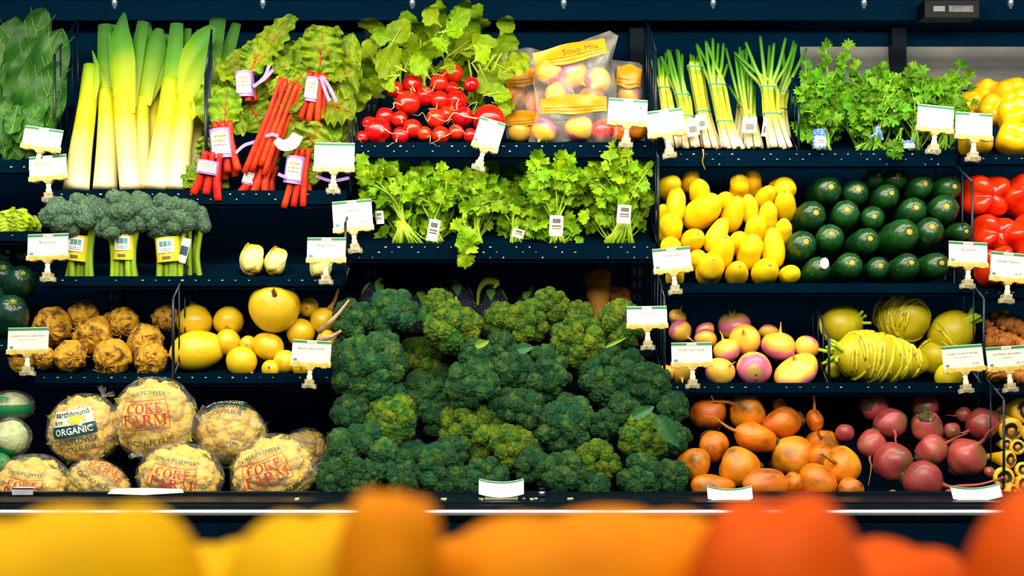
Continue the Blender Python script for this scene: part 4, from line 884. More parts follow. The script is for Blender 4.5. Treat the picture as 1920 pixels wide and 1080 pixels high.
chard('chard bunch with purple ties at the upper right of the pile', (660,600), (690,400), 6, 105, 2.99,
  [(690,390,460,330,170),(690,380,590,200,180),(700,370,720,130,190),(700,380,820,290,190),(720,420,900,330,220),(690,390,570,420,170),(720,520,880,560,230),(700,640,800,760,220),(740,250,800,140,110),(830,420,860,170,120)], (662,455,72,125), [[(705,385),(725,450),(750,512)],[(715,385),(755,450),(785,515)]])
chard('chard bunch with upright purple wrap at the left', (240,885), (215,650), 5, 105, 2.97,
  [(215,640,120,430,170),(220,640,230,440,170),(225,630,300,520,160),(210,660,110,600,120),(240,620,330,600,170),(190,700,130,780,120)], (207,728,105,150), [[(275,775),(320,735),(385,715)]])
chard('small chard bunch at lower left with hanging red stalk ends', (130,985), (160,800), 5, 110, 2.955,
  [(140,820,20,920,90),(150,800,110,690,110),(170,900,240,945,50),(100,880,0,930,80)], (140,850,110,70), None, 1.5)
chard('chard bunch with long bare red stalks and a white tag', (385,870), (535,470), 8, 130, 2.96,
  [(540,460,600,470,130),(530,480,590,560,130),(540,450,480,380,160),(500,560,580,520,90),(555,450,640,340,150)], None, [[(425,690),(460,680),(490,690)]], 1.0)
chard('cut red chard stalk ends under the long bare stalks', (380,1000), (420,850), 6, 135, 2.975, [(420,900,480,760,90)], (345,900,60,70), None, 1.5)
chard('chard bunch with purple wrap above the shelf edge, lower right', (585,1035), (620,790), 6, 110, 2.955,
  [(620,800,570,690,150),(630,790,700,620,190),(640,780,790,690,200),(650,800,670,920,90),(620,780,560,590,150),(640,720,780,570,220)], (575,862,90,140), [[(540,900),(510,890),(490,880)],[(680,890),(760,915),(850,900)]], 1.3)
tg = thing('white_tag', 'curled white paper tag on the long red chard stalks', 'tag', TRS(W(538, 268, 2.93)))
mk('paper', MB().add(*ribbon(crm([W(517, 262, 2.935)-W(538, 268, 2.93), W(530, 272, 2.925)-W(538, 268, 2.93), W(548, 268, 2.93)-W(538, 268, 2.93), W(558, 252, 2.94)-W(538, 268, 2.93)], 4), [.014, .022, .026, .024], cup=.05)).mesh('paper', WHT), tg)
for n, e in enumerate([(830,560,900,350,200),(760,640,890,600,200),(780,420,640,150,170),(520,380,660,250,200),(470,470,400,400,170),(420,640,380,520,180),(600,640,640,560,160),(300,330,430,270,140)]):
    pos = ['at right edge of the pile', 'at lower right of the pile', 'at top centre of the pile', 'in the middle of the pile', 'left of the long red stalks', 'below the upper left wrap', 'between the red stalk bunches', 'at upper left of the pile'][n]
    o0 = W(340+e[0]/2.7, e[1]/2.7, 3.06); t = thing('chard_leaf', 'loose crinkled green chard leaf '+pos, 'chard leaf', TRS(o0), 'loose chard leaves'); bunch_leaves(t, o0, [e+(0,)], C2, chm, 3.06, rib)
# ------------------------------------------------------------------ radish greens
RL = M('radish_leaf', '9EBA0E', '7CA60E', scale=5, spec=.2, rough=.5, trans=.25, rand=.25, bump=.3, bscale=12, c3='4E8C14', s3=1.5, t3=(.58, .75), hue=.02)
rlf = lambda t: max(.05, .25+.75*math.sin(math.pi*min(1, .05+t*.92))**1.2) if t > .25 else .1+1.0*t
rlm = [leafmesh(rlf, RL, ruf=.05, rufn=3+v, bend=.25*(v-1.2), cup=.12, seed=v*4, ser=.08, sern=4+v, nl=18, nw=8, crumple=.08) for v in range(4)]
RLS = M('radish_leaf_stem', 'B8C830', 'A0BC28', rough=.5)
mr_ = MB().add(*tube([(0, q/6*.9-.2, .012) for q in range(7)], [.035-.004*q for q in range(7)], 5)).mesh('midrib', RLS)
C3 = (660, 0, 3.31)
G1 = [(310,430,160,350,230),(330,420,370,330,170),(200,450,110,590,120),(280,470,180,480,200),(170,300,150,170,100),(130,380,90,250,120),(230,300,340,110,170),(350,430,430,450,120),(180,560,120,620,130),(250,250,130,210,110),(390,300,300,210,160)]
G2 = [(480,400,460,240,180),(560,330,480,80,150),(560,200,690,180,170),(600,180,740,30,140),(520,230,570,20,150),(560,420,640,390,110),(620,330,790,210,170),(640,380,740,250,160),(470,470,380,360,130),(540,150,450,60,130),(500,420,610,420,100),(590,330,540,230,140),(430,380,350,280,150)]
G3 = [(760,370,940,520,200),(760,380,860,300,170),(840,330,830,210,140),(820,340,980,380,150),(960,440,1100,350,150),(800,430,870,580,210),(740,640,830,690,120),(840,590,980,560,140),(890,640,1010,660,100),(720,560,800,640,130),(900,400,1010,460,140),(720,300,850,250,150),(650,580,720,520,100),(880,680,990,690,90)]
for n, (g_, b, lb) in enumerate(((G1, (740, 130), 'bright radish greens at left of the radish pile'), (G2, (830, 120), 'tall radish greens rising behind the radishes, middle'), (G3, (900, 130), 'radish greens spilling over toward the soup bags'))):
    t = lbunch('radish_greens', lb, 'radish greens', b, 3.10, [e+((-.07 if (q+n) % 3 == 0 else -.02 if (q+n) % 3 == 1 else .03),) for q, e in enumerate(g_)], C3, rlm, [mr_], 'radish greens', jit=.6)
    o0 = W(*b, 3.10)
    for q in range(7):
        a = W(b[0]+R(-50, 50), b[1]+R(30, 70), 3.13)-o0; c = W(b[0]+R(-60, 60), b[1]-R(10, 60), 3.12)-o0
        mk('stem', MB().add(*tube(crm([a, (a+c)/2+Vector((R(-.01, .01), 0, 0)), c], 4), (.003, .002), 5)).mesh('stem', RLS), t)
    # darker leaves further back
    for q in range(12):
        x = b[0]+R(-60, 60); y = b[1]+R(-75, 40); dd = 3.17+R(0, .05); 
        mk('leaf', rlm[q % 4], t, leafM(W(x, y, dd)-o0, W(x+R(-40, 40), y-R(20, 50), dd)-o0, R(35, 55)*S(dd), .7))
# ------------------------------------------------------------------ green onions
GO = M('green_onion', None, ramp=[(0, 'D8B070'), (.03, 'EEDCC0'), (.11, 'ECDFA0'), (.24, 'CCC41C'), (.48, '96AE0C'), (.74, '4E8A10'), (1, '2A6A16')], scale=20, rough=.42, rand=.12, wob=.1)
RBD = M('rubber_band', '2AA0A0', '2090A8', rough=.5)
C4 = (1180, 0, 3.483)
def onions(label, base, bands, fan, nst, d, w_=90, tags=None, rnd=random.Random(11)):
    ox, oy, s = C4; cv = lambda x, y, dd=0: W(ox+x/s, oy+y/s, d+dd)
    o0 = cv(*base); t = thing('green_onion_bunch', label, 'green onions', TRS(o0), 'green onion bunches')
    for q in range(nst):
        f = (q/(nst-1))*2-1; zz = .008*math.cos(q*2.1); x0 = base[0]+f*w_*.62; pts = [cv(x0, base[1]+rnd.uniform(-8, 6), zz)-o0]
        for bx_, by_ in bands: pts.append(cv(bx_+f*w_*.42, by_, zz+.01)-o0)
        fx, fy = fan[q % len(fan)]; lx = bands[-1][0]
        pts.append(cv((lx+f*w_*.45+fx)/2+rnd.uniform(-6, 6), (bands[-1][1]+fy)/2+10, zz+.02)-o0); pts.append(cv(fx, fy, zz+.05)-o0)
        P = crm(pts, 5); k = len(P); r0 = w_/nst*1.05/s*S(d)
        mk('stalk', MB().add(*tube(P, [r0*(1.15 if j < 3 else 1.0 if j < k*.6 else 1.0-.35*(j-k*.6)/(k*.4)) for j in range(k)], 7, flat=.8)).mesh('stalk', GO), t)
    for bx_, by_ in bands:
        ring = [cv(bx_+w_*.56*math.cos(a), by_-8*math.sin(a), -.018*math.sin(a)-.004)-o0 for a in [q*math.pi/8 for q in range(17)]]
        mk('rubber_band', MB().add(*tube(ring, .0014, 5)).mesh('rubber_band', RBD), t)
    for tx, ty, tw_, th, rot in (tags or []):
        m4 = TRS(cv(tx, ty, -.022)-o0, Quaternion((0, 1, 0), math.radians(rot)))
        o = mk('tag', MB().box((-tw_/2/s*S(d), 0, -th/2/s*S(d)), (tw_/2/s*S(d), .0012, th/2/s*S(d))).mesh('tag', WHT, smooth=False), t, m4)
        bm_ = MB()
        for q in range(6): bm_.box(((-.28+.1*q)*tw_/s*S(d), -.0008, -.3*th/s*S(d)), ((-.22+.1*q+.02*(q % 2))*tw_/s*S(d), 0, .05*th/s*S(d)))
        mk('barcode', bm_.mesh('barcode', INK, smooth=False), o)
onions('green onion bunch at far left behind its price card', (290,965), [(230,575)], [(145,395),(190,380),(215,370),(240,345),(265,330),(205,430)], 6, 3.02, 70)
onions('green onion bunch with tag beside the price card', (395,965), [(370,760),(345,620)], [(205,370),(250,325),(262,330),(310,325),(345,355),(320,330)], 7, 3.00, 90, [(412,830,80,115,-10)])
onions('short green onion bunch third from left with two bands', (540,968), [(482,730),(430,440)], [(385,460),(400,355),(420,365),(450,360),(460,400)], 7, 3.02, 90, [(472,795,65,100,-12)])
onions('tall green onion bunch leaning left in the middle', (680,968), [(625,795),(575,555)], [(440,290),(500,270),(545,252),(580,285),(615,285),(640,420)], 8, 2.99, 105)
onions('green onion bunch with white tag right of the middle', (815,968), [(785,770)], [(630,315),(690,340),(720,310),(760,320),(800,400),(650,560),(815,560)], 7, 3.00, 85, [(785,815,90,105,4)])
onions('widest green onion bunch with two blue bands, right', (985,968), [(930,745),(912,570)], [(690,345),(760,278),(855,240),(915,300),(945,285),(1020,250),(1080,290)], 8, 2.98, 110, [(885,830,30,120,8)])
onions('dark slim green onion bunch behind the widest one', (1010,900), [(995,715),(1005,600)], [(1075,270),(1090,290),(1155,320),(1000,310)], 4, 3.04, 55)
onions('green onions in shade between the tagged bunches', (720,940), [(740,700),(745,560)], [(740,330),(770,330),(705,400)], 4, 3.06, 60)
# ------------------------------------------------------------------ parsley and cilantro
def lobed(mat, lobes, v, depth=.3, name='leaf'):
    """fan leaf with lobed edge; base at origin, +Y"""
    V = [(0, .02, 0)]; Fc = []; n = 26; rings = 3; T = [0]
    for r in range(1, rings+1):
        for i in range(n+1):
            a = (i/n*2-1)*2.0; e = 1-depth*(.5-.5*math.cos(a/2.0*math.pi*lobes))-(.12*(.5+.5*math.cos(i*2.2+v)))
            rr = (r/rings)*.62*(e if r == rings else 1-.5*(1-e)*(r/rings)); y = .38*(r/rings)**.5*0+.0
            x = rr*math.sin(a)*.95; yy = .36+rr*math.cos(a); 
            if r < rings: yy = .36*(r/rings)**.3+rr*math.cos(a)
            z = .12*math.sin(3*a+v)*(r/rings)**2-.22*(r/rings)**2*(.6 if v % 2 else -.4)
            V.append((x, yy, z)); T.append(r/rings)
    for i in range(n): Fc.append((0, 1+i+1, 1+i))
    for r in range(rings-1):
        for i in range(n): a = 1+r*(n+1)+i; Fc.append((a, a+1, a+n+2, a+n+1))
    return MB().add(V, Fc, T).mesh(name, mat)
CIL = M('cilantro_leaf', '94B80C', '62980E', scale=3, spec=.2, rough=.5, trans=.25, rand=.48, hue=.02); CIS = M('cilantro_stem', 'A8C41A', '88B018', rough=.5)
PAR_ = M('parsley_leaf', '6CA010', '3E7E10', scale=3, spec=.2, rough=.5, trans=.25, rand=.45, hue=.02); PAS = M('parsley_stem', '7CA81C', '5E9418', rough=.5)
cilm = [lobed(CIL, 5+(v % 2)*2, v, .22) for v in range(4)]; parm = [lobed(PAR_, 5+2*(v % 2), v+5, .34) for v in range(4)]
def herb(name, label, cat, base, tie, ends, d, leafm, smat, size, grp, nl=4, rnd=random.Random(21), sp=12, cut=8):
    o0 = W(*base, d); t = thing(name, label, cat, TRS(o0), grp)
    for ex, ey, ed in ends:
        b = W(base[0]+rnd.uniform(-sp, sp), base[1]+rnd.uniform(-3, 6), d+rnd.uniform(-.015, .015))-o0
        k = W(tie[0]+rnd.uniform(-5, 5), tie[1], d+rnd.uniform(-.008, .008))-o0
        e = W(ex, ey, d+ed)-o0; mid = (k+e)/2+Vector((rnd.uniform(-.012, .012), rnd.uniform(-.01, .01), .012))
        st = mk('sprig', MB().add(*tube(crm([b, k, mid, e], 4), (.0026, .0013), 5)).mesh('sprig', smat), t)
        for q in range(nl):
            a = rnd.uniform(-2.2, 2.2) if q else rnd.uniform(-.5, .5)
            sz = size*rnd.uniform(.75, 1.25)*S(d+ed); f = 1-.16*q*rnd.uniform(.6, 1.2) if q else 1
            p0 = mid.lerp(e, max(.1, f)); 
            dirv = Vector((math.sin(a), rnd.uniform(-.6, .4), math.cos(a)))
            mk('leaf', leafm[rnd.randrange(len(leafm))], st, leafM(p0, p0+dirv.normalized()*sz, sz*1.05, .8))
    return t
rc = random.Random(77)
def herb_fill(t, base, d, ends_, leafm, smat, size, rnd):
    o0 = W(*base, d)
    for ex, ey, ed in ends_:
        e = W(ex, ey, d+ed)-o0; b = W(base[0]+rnd.uniform(-8, 8), base[1], d+.02)-o0
        st = mk('sprig', MB().add(*tube(crm([b, (b+e)/2+Vector((0, 0, -.01)), e], 3), (.0022, .0012), 5)).mesh('sprig', smat), t)
        for q in range(4):
            a = rnd.uniform(-2.4, 2.4); sz = size*rnd.uniform(.8, 1.2)*S(d); p0 = e+Vector((rnd.uniform(-.012, .012), rnd.uniform(-.01, .01), rnd.uniform(-.012, .012)))
            mk('leaf', leafm[rnd.randrange(len(leafm))], st, leafM(p0, p0+Vector((math.sin(a), rnd.uniform(-.6, .4), math.cos(a))).normalized()*sz, sz*1.05, .9))
def ends(cx, cy, rx, ry, n, dlo=-.03, dhi=.06):
    out = []
    for q in range(n):
        a = q*2.39996; r = ((q+.5)/n)**.5; out.append((cx+math.cos(a)*r*rx, cy+math.sin(a)*r*ry, rc.uniform(dlo, dhi)))
    return out
CBAG = [((765, 455), (752, 405), ends(715, 335, 52, 52, 15)+[(678, 340, -.03), (672, 300, .02), (720, 292, .0)], 2.98, 'cilantro bunch at the left end of its shelf'),
 ((815, 455), (815, 420), ends(812, 355, 48, 42, 15), 2.98, 'cilantro bunch with narrow label, second from left'),
 ((890, 455), (895, 410), ends(890, 365, 50, 45, 14)+[(915, 315, .05)], 2.99, 'cilantro bunch with a sprig trailing over the shelf edge'),
 ((968, 455), (965, 425), ends(965, 365, 48, 55, 15, .0, .09), 3.01, 'low cilantro bunch in the middle right with small tag'),
 ((1045, 455), (1043, 425), ends(1045, 340, 52, 52, 18)+[(1010, 300, -.02), (1055, 292, 0), (1078, 300, 0), (1020, 290, .02)], 2.97, 'cilantro bunch with upright white label'),
 ((1160, 455), (1172, 400), ends(1160, 335, 58, 55, 18)+[(1215, 318, -.02), (1160, 295, .0), (1110, 330, 0)], 2.97, 'cilantro bunch with thick pale stems at the right end')]
for n, (b, ti, en, d, lb) in enumerate(CBAG):
    t = herb('cilantro_bunch', lb, 'cilantro', b, ti, en, d, cilm, CIS, 25, 'cilantro bunches', 6, random.Random(30+n), 30 if n in (0, 5) else 16)
    herb_fill(t, b, d, [(b[0]+rc.uniform(-55, 55), rc.uniform(345, 440), rc.uniform(.01, .10)) for _ in range(20)], cilm, CIS, 27, random.Random(130+n))
    o0 = W(*b, d)
    if n in (0, 5):
        for q in range(14):
            a = W(b[0]+R(-32, 32), b[1]+4, d-.03)-o0; k = W(ti[0]+R(-9, 9), ti[1]+10, d-.025)-o0
            mk('stem', MB().add(*tube([a, (a+k)/2, k], .0022, 5)).mesh('stem', CIS), t)
    if n != 2:
        lx, ly, lw, lh, rot = [(712, 408, 15, 24, -5), (813, 432, 22, 40, 10), 0, (972, 438, 22, 16, 15), (1043, 424, 26, 38, 2), (1170, 402, 26, 34, 4)][n]
        wrapband(t, None, None, lw/2*S(d), lh*S(d), .5, WHT, [(0, .25, .5, .2, INK, 'print_line'), (0, .0, .6, .06, INK, 'print_line'), (0, -.12, .6, .05, ORG if n == 4 else INK, 'print_line')], 'label_wrap', TRS(W(lx, ly, d-.045)-o0, Quaternion((0, 1, 0), math.radians(rot))))
# trailing sprig and the loose leaf under it
herb('cilantro_sprig', 'single cilantro sprig dangling over the shelf edge', 'cilantro sprig', (872, 400), (868, 430), [(880, 450, -.06), (885, 462, -.06), (876, 478, -.06), (872, 505, -.06), (860, 435, -.05)], 2.95, cilm, CIS, 26, None, 3, random.Random(8), 6)
PB = [((1545, 280), (1545, 240), ends(1535, 195, 42, 50, 18)+[(1548, 85, .05), (1590, 95, .06), (1575, 120, .03), (1510, 130, .03)], 3.00, 'parsley bunch at left with tall sprigs and blue tag'),
 ((1615, 280), (1640, 250), ends(1610, 180, 48, 55, 20)+[(1655, 128, .03)], 3.02, 'parsley bunch in the middle left'),
 ((1650, 280), (1645, 262), ends(1665, 200, 45, 50, 16)+[(1672, 150, .0), (1700, 140, .02)], 3.00, 'parsley bunch with blue tie in the middle'),
 ((1715, 280), (1715, 250), ends(1715, 175, 50, 48, 18)+[(1770, 165, .0), (1800, 130, .03), (1815, 150, .03)], 3.01, 'parsley bunch with blue label, right'),
 ((1770, 280), (1770, 255), ends(1765, 190, 32, 45, 13), 3.03, 'parsley bunch at right end behind its price card')]
for n, (b, ti, en, d, lb) in enumerate(PB):
    t = herb('parsley_bunch', lb, 'parsley', b, ti, en, d, parm, PAS, 21, 'parsley bunches', 8, random.Random(60+n), 14)
    herb_fill(t, b, d, [(b[0]+rc.uniform(-42, 42), rc.uniform(170, 262), rc.uniform(.0, .08)) for _ in range(20)], parm, PAS, 22, random.Random(160+n))
    BLU = M('tag_blue', '2A62B0', '3A72C0', rough=.5, dots=('D8E4F0', 260, .3)); o0 = W(*b, d)
    if n in (0, 3):
        lx, ly, lw, lh = ((1536, 261, 26, 36), 0, 0, (1702, 272, 28, 16))[n]
        wrapband(t, None, None, lw*.5*S(d), lh*S(d), .45, BLU, [(0, -.15, .75, .5, WHT, 'label_panel'), (0, -.1, .4, .06, INK, 'print_line'), (0, -.22, .5, .05, INK, 'print_line')], 'label_wrap', TRS(W(lx, ly, d-.04)-o0))
    if n == 2:
        mk('tie', MB().add(*ribbon(crm([W(1630, 258, d-.03)-o0, W(1645, 250, d-.035)-o0, W(1645, 238, d-.03)-o0, W(1656, 262, d-.03)-o0], 4), [.004, .008, .01, .004])).mesh('tie', BLU), t)
herb('parsley_sprig', 'single dark parsley sprig hanging over the shelf edge', 'parsley sprig', (1690, 240), (1684, 262), [(1678, 280, -.05), (1676, 298, -.05), (1682, 288, -.05)], 2.98, parm, PAS, 24, None, 3, random.Random(9), 4)
# ------------------------------------------------------------------ wrapped cauliflowers
CAU = M('cauliflower_curd', 'E0B23C', 'E8C050', scale=3, rough=.6, rand=.08, bump=.5, bscale=14, c3='D8B040', s3=2, t3=(.6, .75))
CLF = M('cauliflower_leaf', 'B8C020', '8CA81C', scale=4, rough=.45, rand=.15, trans=.1)
def film(name, tint, a0, a1, scale):
    m = bpy.data.materials.new(name); m.use_nodes = True; nt = m.node_tree; N = nt.nodes; L = nt.links; b = N['Principled BSDF']
    b.inputs['Base Color'].default_value = lin(tint); b.inputs['Roughness'].default_value = .09; b.inputs['Coat Weight'].default_value = .5
    tc = N.new('ShaderNodeTexCoord'); n1 = N.new('ShaderNodeTexNoise'); n1.inputs['Scale'].default_value = scale; n1.inputs['Detail'].default_value = 3; n1.inputs['Distortion'].default_value = 1.2
    L.new(tc.outputs['Object'], n1.inputs['Vector']); r = N.new('ShaderNodeMapRange'); r.inputs[1].default_value = .45; r.inputs[2].default_value = .8; r.inputs[3].default_value = a0; r.inputs[4].default_value = a1
    L.new(n1.outputs[0], r.inputs[0]); L.new(r.outputs[0], b.inputs['Alpha'])
    n2 = N.new('ShaderNodeTexNoise'); n2.noise_type = 'RIDGED_MULTIFRACTAL'; n2.inputs['Scale'].default_value = scale*.8; n2.inputs['Detail'].default_value = 2
    L.new(tc.outputs['Object'], n2.inputs['Vector']); bp = N.new('ShaderNodeBump'); bp.inputs['Strength'].default_value = .9; bp.inputs['Distance'].default_value = .01
    L.new(n2.outputs[0], bp.inputs['Height']); L.new(bp.outputs[0], b.inputs['Normal'])
    return m
FILM = film('clear_wrap', 'F8F4E4', .06, .34, 4.0)
REDP = M('print_red', 'B82818', 'C83420', rough=.5, rand=.02); GRN = M('print_dark_green', '14503C', '1A6048', rough=.5, rand=.02)
PWH = M('print_white', 'F0EEDC', 'FFFFF0', rough=.5, rand=.02); DKG = M('print_bottle_green', '0C3A3A', '0E4444', rough=.5, rand=.02); SUN = M('print_sun', 'EDB41C', 'F0C030', rough=.5, rand=.02); SKY = M('print_cream', 'E8E4CC', 'E0DCC0', rough=.5, rand=.02)
flC = [floret(v+20, CAU, 5, .07) for v in range(3)]
wrm = []
def wrapr(u, v):
    return 1.06+.04*noise.noise(u*2.2+Vector((v*3, 0, 0)))+.035*abs(noise.noise(u*5+Vector((0, v*5, 0))))
for v in range(4):
    bm = bmesh.new(); bmesh.ops.create_icosphere(bm, subdivisions=4, radius=1)
    for q in bm.verts: u = q.co.normalized(); q.co = u*wrapr(u, v)
    me = bpy.data.meshes.new('wrap'); bm.to_mesh(me); bm.free(); me.materials.append(FILM); me.polygons.foreach_set('use_smooth', [True]*len(me.polygons)); wrm.append(me)
twist = MB()
for q in range(7):
    a = q*.9; twist.add(*ribbon(crm([(0, 0, 0), (.1*math.cos(a), .1*math.sin(a), .15), (.3*math.cos(a), .3*math.sin(a), .32)], 4), [.05, .14, .2], nrm=Vector((math.sin(a), math.cos(a), .3)), cup=.2))
twist = twist.mesh('wrap_gather', FILM)
# serif capitals drawn as strokes (thick stems, thin arms, serifs) for the red farm name
def serif(ch):
    P = []; A = lambda *p: P.append(p)
    st = lambda x, w_=.17: A((x, 0), (x+w_, 0), (x+w_, 1), (x, 1))
    sf = lambda x, w_, y: A((x, y if y < .9 else y-.06), (x+w_, y if y < .9 else y-.06), (x+w_, y+.10 if y < .9 else y+.05), (x, y+.10 if y < .9 else y+.05))
    def arc(cx, cy, rx, ry, a0, a1, thick, n=14):
        for i in range(n):
            q = [a0+(a1-a0)*(i+j)/n for j in (0, 1)]; th = [.09+thick*abs(math.cos(z)) for z in q]
            A((cx+rx*math.cos(q[0]), cy+ry*math.sin(q[0])), (cx+rx*math.cos(q[1]), cy+ry*math.sin(q[1])), (cx+(rx-th[1])*math.cos(q[1]), cy+(ry-.10)*math.sin(q[1])), (cx+(rx-th[0])*math.cos(q[0]), cy+(ry-.10)*math.sin(q[0])))
    if ch == 'C': arc(.45, .5, .45, .52, .75, 5.5, .13); A((.74, .62), (.79, .62), (.79, 1), (.74, .9)); 
    elif ch == 'O': arc(.48, .5, .48, .52, 0, 6.2832, .13, 20)
    elif ch == 'K': st(.08); sf(0, .33, 0); sf(0, .33, .95); A((.25, .42), (.33, .48), (.78, 1), (.70, 1)); A((.38, .52), (.52, .62), (.92, 0), (.70, 0)); sf(.6, .38, 0); sf(.56, .34, .95)
    elif ch == 'E': st(.08); sf(0, .7, 0); sf(0, .7, .95); sf(.2, .35, .49); A((.65, 0), (.7, 0), (.74, .25), (.69, .2)); A((.65, 1), (.7, 1), (.7, .75), (.65, .8)); A((.5, .38), (.55, .38), (.55, .66), (.5, .66))
    elif ch == 'F': st(.08); sf(0, .33, 0); sf(0, .68, .95); sf(.2, .33, .49); A((.63, 1), (.68, 1), (.68, .72), (.63, .78)); A((.5, .38), (.55, .38), (.55, .66), (.5, .66))
    elif ch == 'A': A((.42, 1), (.52, 1), (.9, 0), (.68, 0)); A((.10, 0), (.17, 0), (.47, .95), (.42, 1)); sf(0, .3, 0); sf(.58, .42, 0); sf(.24, .4, .3)
    elif ch == 'R': st(.08); sf(0, .33, 0); sf(0, .4, .95); arc(.38, .74, .36, .26, -1.5708, 1.5708, .12, 10); sf(.2, .2, .46); A((.40, .5), (.55, .5), (.92, 0), (.70, 0)); sf(.66, .32, 0)
    elif ch == 'M': A((.08, 0), (.14, 0), (.14, 1), (.08, 1)); st(.92, .17); A((.08, 1), (.28, 1), (.62, .1), (.55, .0)); A((.55, 0), (.62, .1), (.98, 1), (.92, 1)); sf(0, .24, 0); sf(0, .24, .95); sf(.83, .34, 0); sf(.9, .27, .95)
    return P, {'M': 1.17, 'A': 1.0, 'R': .96, 'K': .98, 'O': .96, 'C': .86, 'E': .76, 'F': .72}[ch]
def word(s):
    x = 0; V = []; Fc = []
    for ch in s:
        P, w_ = serif(ch)
        for poly in P: o = len(V); V += [Vector((p[0]+x, p[1], 0)) for p in poly]; Fc.append(tuple(range(o, o+len(poly))))
        x += w_+.10
    x -= .1; return [Vector((v.x/x-.5, v.y-.5, 0)) for v in V], Fc, x
TXT['COKE'] = word('COKE'); TXT['FARM'] = word('FARM')
def onwrap(mb, VF, cx, cy, w_, h_, v, arc=0, off=.012, rot=0):
    """lay a flat unit-box shape on wrap variant v; the print faces local -Y; cx,cy,w,h in wrap radii"""
    V, Fc = VF[:2]; out = []
    for p in V:
        x = p.x*w_; y = p.y*h_+arc*(p.x*2)**2
        x, y = x*math.cos(rot)-y*math.sin(rot)+cx, x*math.sin(rot)+y*math.cos(rot)+cy
        a = x/1.1; b = y/1.1
        u = Vector((math.sin(a)*math.cos(b), -math.cos(a)*math.cos(b), math.sin(b))); out.append(u*(wrapr(u, v)+off))
    mb.add(out, Fc)
def grid(n=10, m=4):
    V = [Vector((i/n-.5, j/m-.5, 0)) for i in range(n+1) for j in range(m+1)]
    return V, [(i*(m+1)+j, (i+1)*(m+1)+j, (i+1)*(m+1)+j+1, i*(m+1)+j+1) for i in range(n) for j in range(m)]
GR = grid()
cfl = leafmesh(oval, CLF, ruf=.04, bend=-.25, cup=.1)
def prints_coke(v):
    r = MB(); onwrap(r, TXT['COKE'], 0, .42, .95, .25, v); onwrap(r, TXT['FARM'], 0, .12, 1.1, .27, v)
    for cx, cy, w_, h_ in ((0, .62, 1.25, .02), (0, -.12, 1.25, .02), (-.62, .25, .02, .74), (.62, .25, .02, .74)): onwrap(r, GR, cx, cy, w_, h_, v)
    g_ = MB(); onwrap(g_, TXT['ALWAYS ORGANIC'], 0, -.06, .95, .06, v); onwrap(g_, TXT['CHOU-FLEUR'], 0, -.5, 1.5, .16, v, .14); onwrap(g_, TXT['CAULIFLOWER'], 0, .86, 1.4, .13, v, -.1)
    onwrap(g_, TXT['Coke Farm'], .0, -.78, .4, .08, v)
    return [('lettering_red', r, REDP), ('lettering_green', g_, GRN)]
def prints_earth(v):
    a = MB(); onwrap(a, GR, 0, .35, 1.3, .8, v, 0, .008)
    b = MB(); onwrap(b, GR, 0, .1, 1.34, .34, v, 0, .014); onwrap(b, TXT['earthbound'], .0, .62, 1.15, .2, v, .03, .016); onwrap(b, TXT['farm'], -.45, .4, .3, .14, v, 0, .016)
    onwrap(b, TXT['CAULIFLOWER'], 0, -.22, 1.35, .18, v); onwrap(b, TXT['CHOU-FLEUR'], 0, -.48, 1.2, .17, v)
    c = MB(); onwrap(c, TXT['ORGANIC'], 0, .1, 1.1, .2, v, 0, .022)
    d = MB(); disc = ([Vector((.5*math.cos(q*.4488)*(1 if q % 2 else .85), .5*math.sin(q*.4488)*(1 if q % 2 else .85), 0)) for q in range(14)], [tuple(range(14))])
    onwrap(d, disc, .15, .42, .6, .3, v, 0, .02)
    return [('label_panel', a, SKY), ('label_dark', b, DKG), ('lettering_white', c, PWH), ('sun_mark', d, SUN)]
def cauli(label, px, py, w_, h_, d, rx, rz, kind, v, tw=(.6, .3, .4), leafside=True):
    s = S(d)*w_/2/1.12; c = W(px, py, d)
    q = Quaternion((0, 1, 0), math.radians(rz)) @ Quaternion((1, 0, 0), math.radians(rx))
    t = thing('wrapped_cauliflower', label, 'cauliflower', TRS(c, q, (s, s*.95, S(d)*h_/2/1.12)), 'wrapped cauliflowers')
    for k in range(26):
        z = 1-(k+.5)/26*1.3; rr = max(0, 1-z*z)**.5; a = k*2.39996; kk = R(.26, .36)
        p = Vector((rr*math.cos(a), -z, rr*math.sin(a)))*(1-kk*.98); mk('floret', flC[k % 3], t, TRS(p, Quaternion((R(-1, 1), R(-1, 1), R(-1, 1), 1)).normalized(), kk))
    mk('core', rev([(0, -.85), (.6, -.6), (.82, 0), (.6, .55), (0, .8)], n=16, sub=3).mesh('core', CAU), t)
    for k in range(8):
        a = k*.785+.2; rdir = Vector((math.cos(a), 0, math.sin(a))); b0 = rdir*.35+Vector((0, .85, 0)); tip = rdir*.88+Vector((0, -.30, 0))
        mk('leaf', cfl, t, leafM(b0, tip, .55, toward=rdir+Vector((0, .3, 0))))
    wr = mk('wrap', wrm[v], t)
    mk('wrap_gather', twist, t, TRS(Vector(tw).normalized()*1.05, aim(tw), .8))
    for nm, mb, mat in (prints_coke(v) if kind == 'c' else prints_earth(v)): mk(nm, mb.mesh(nm, mat, smooth=False), wr)
cauli('wrapped cauliflower with red farm lettering on top of the stack', 290, 785, 168, 168, 2.82, 4, -4, 'c', 0, (.9, -.1, .0))
cauli('wrapped cauliflower with dark green organic label on the left', 158, 805, 148, 142, 2.83, 2, -10, 'e', 1, (.6, .2, .8))
cauli('wrapped cauliflower in front at far left, low', 62, 905, 150, 110, 2.77, 14, 8, 'c', 2, (-.8, -.2, .5))
cauli('low wrapped cauliflower with leaves, second from left in front', 186, 915, 140, 100, 2.77, -40, 30, 'c', 3, (-.5, -.3, .8))
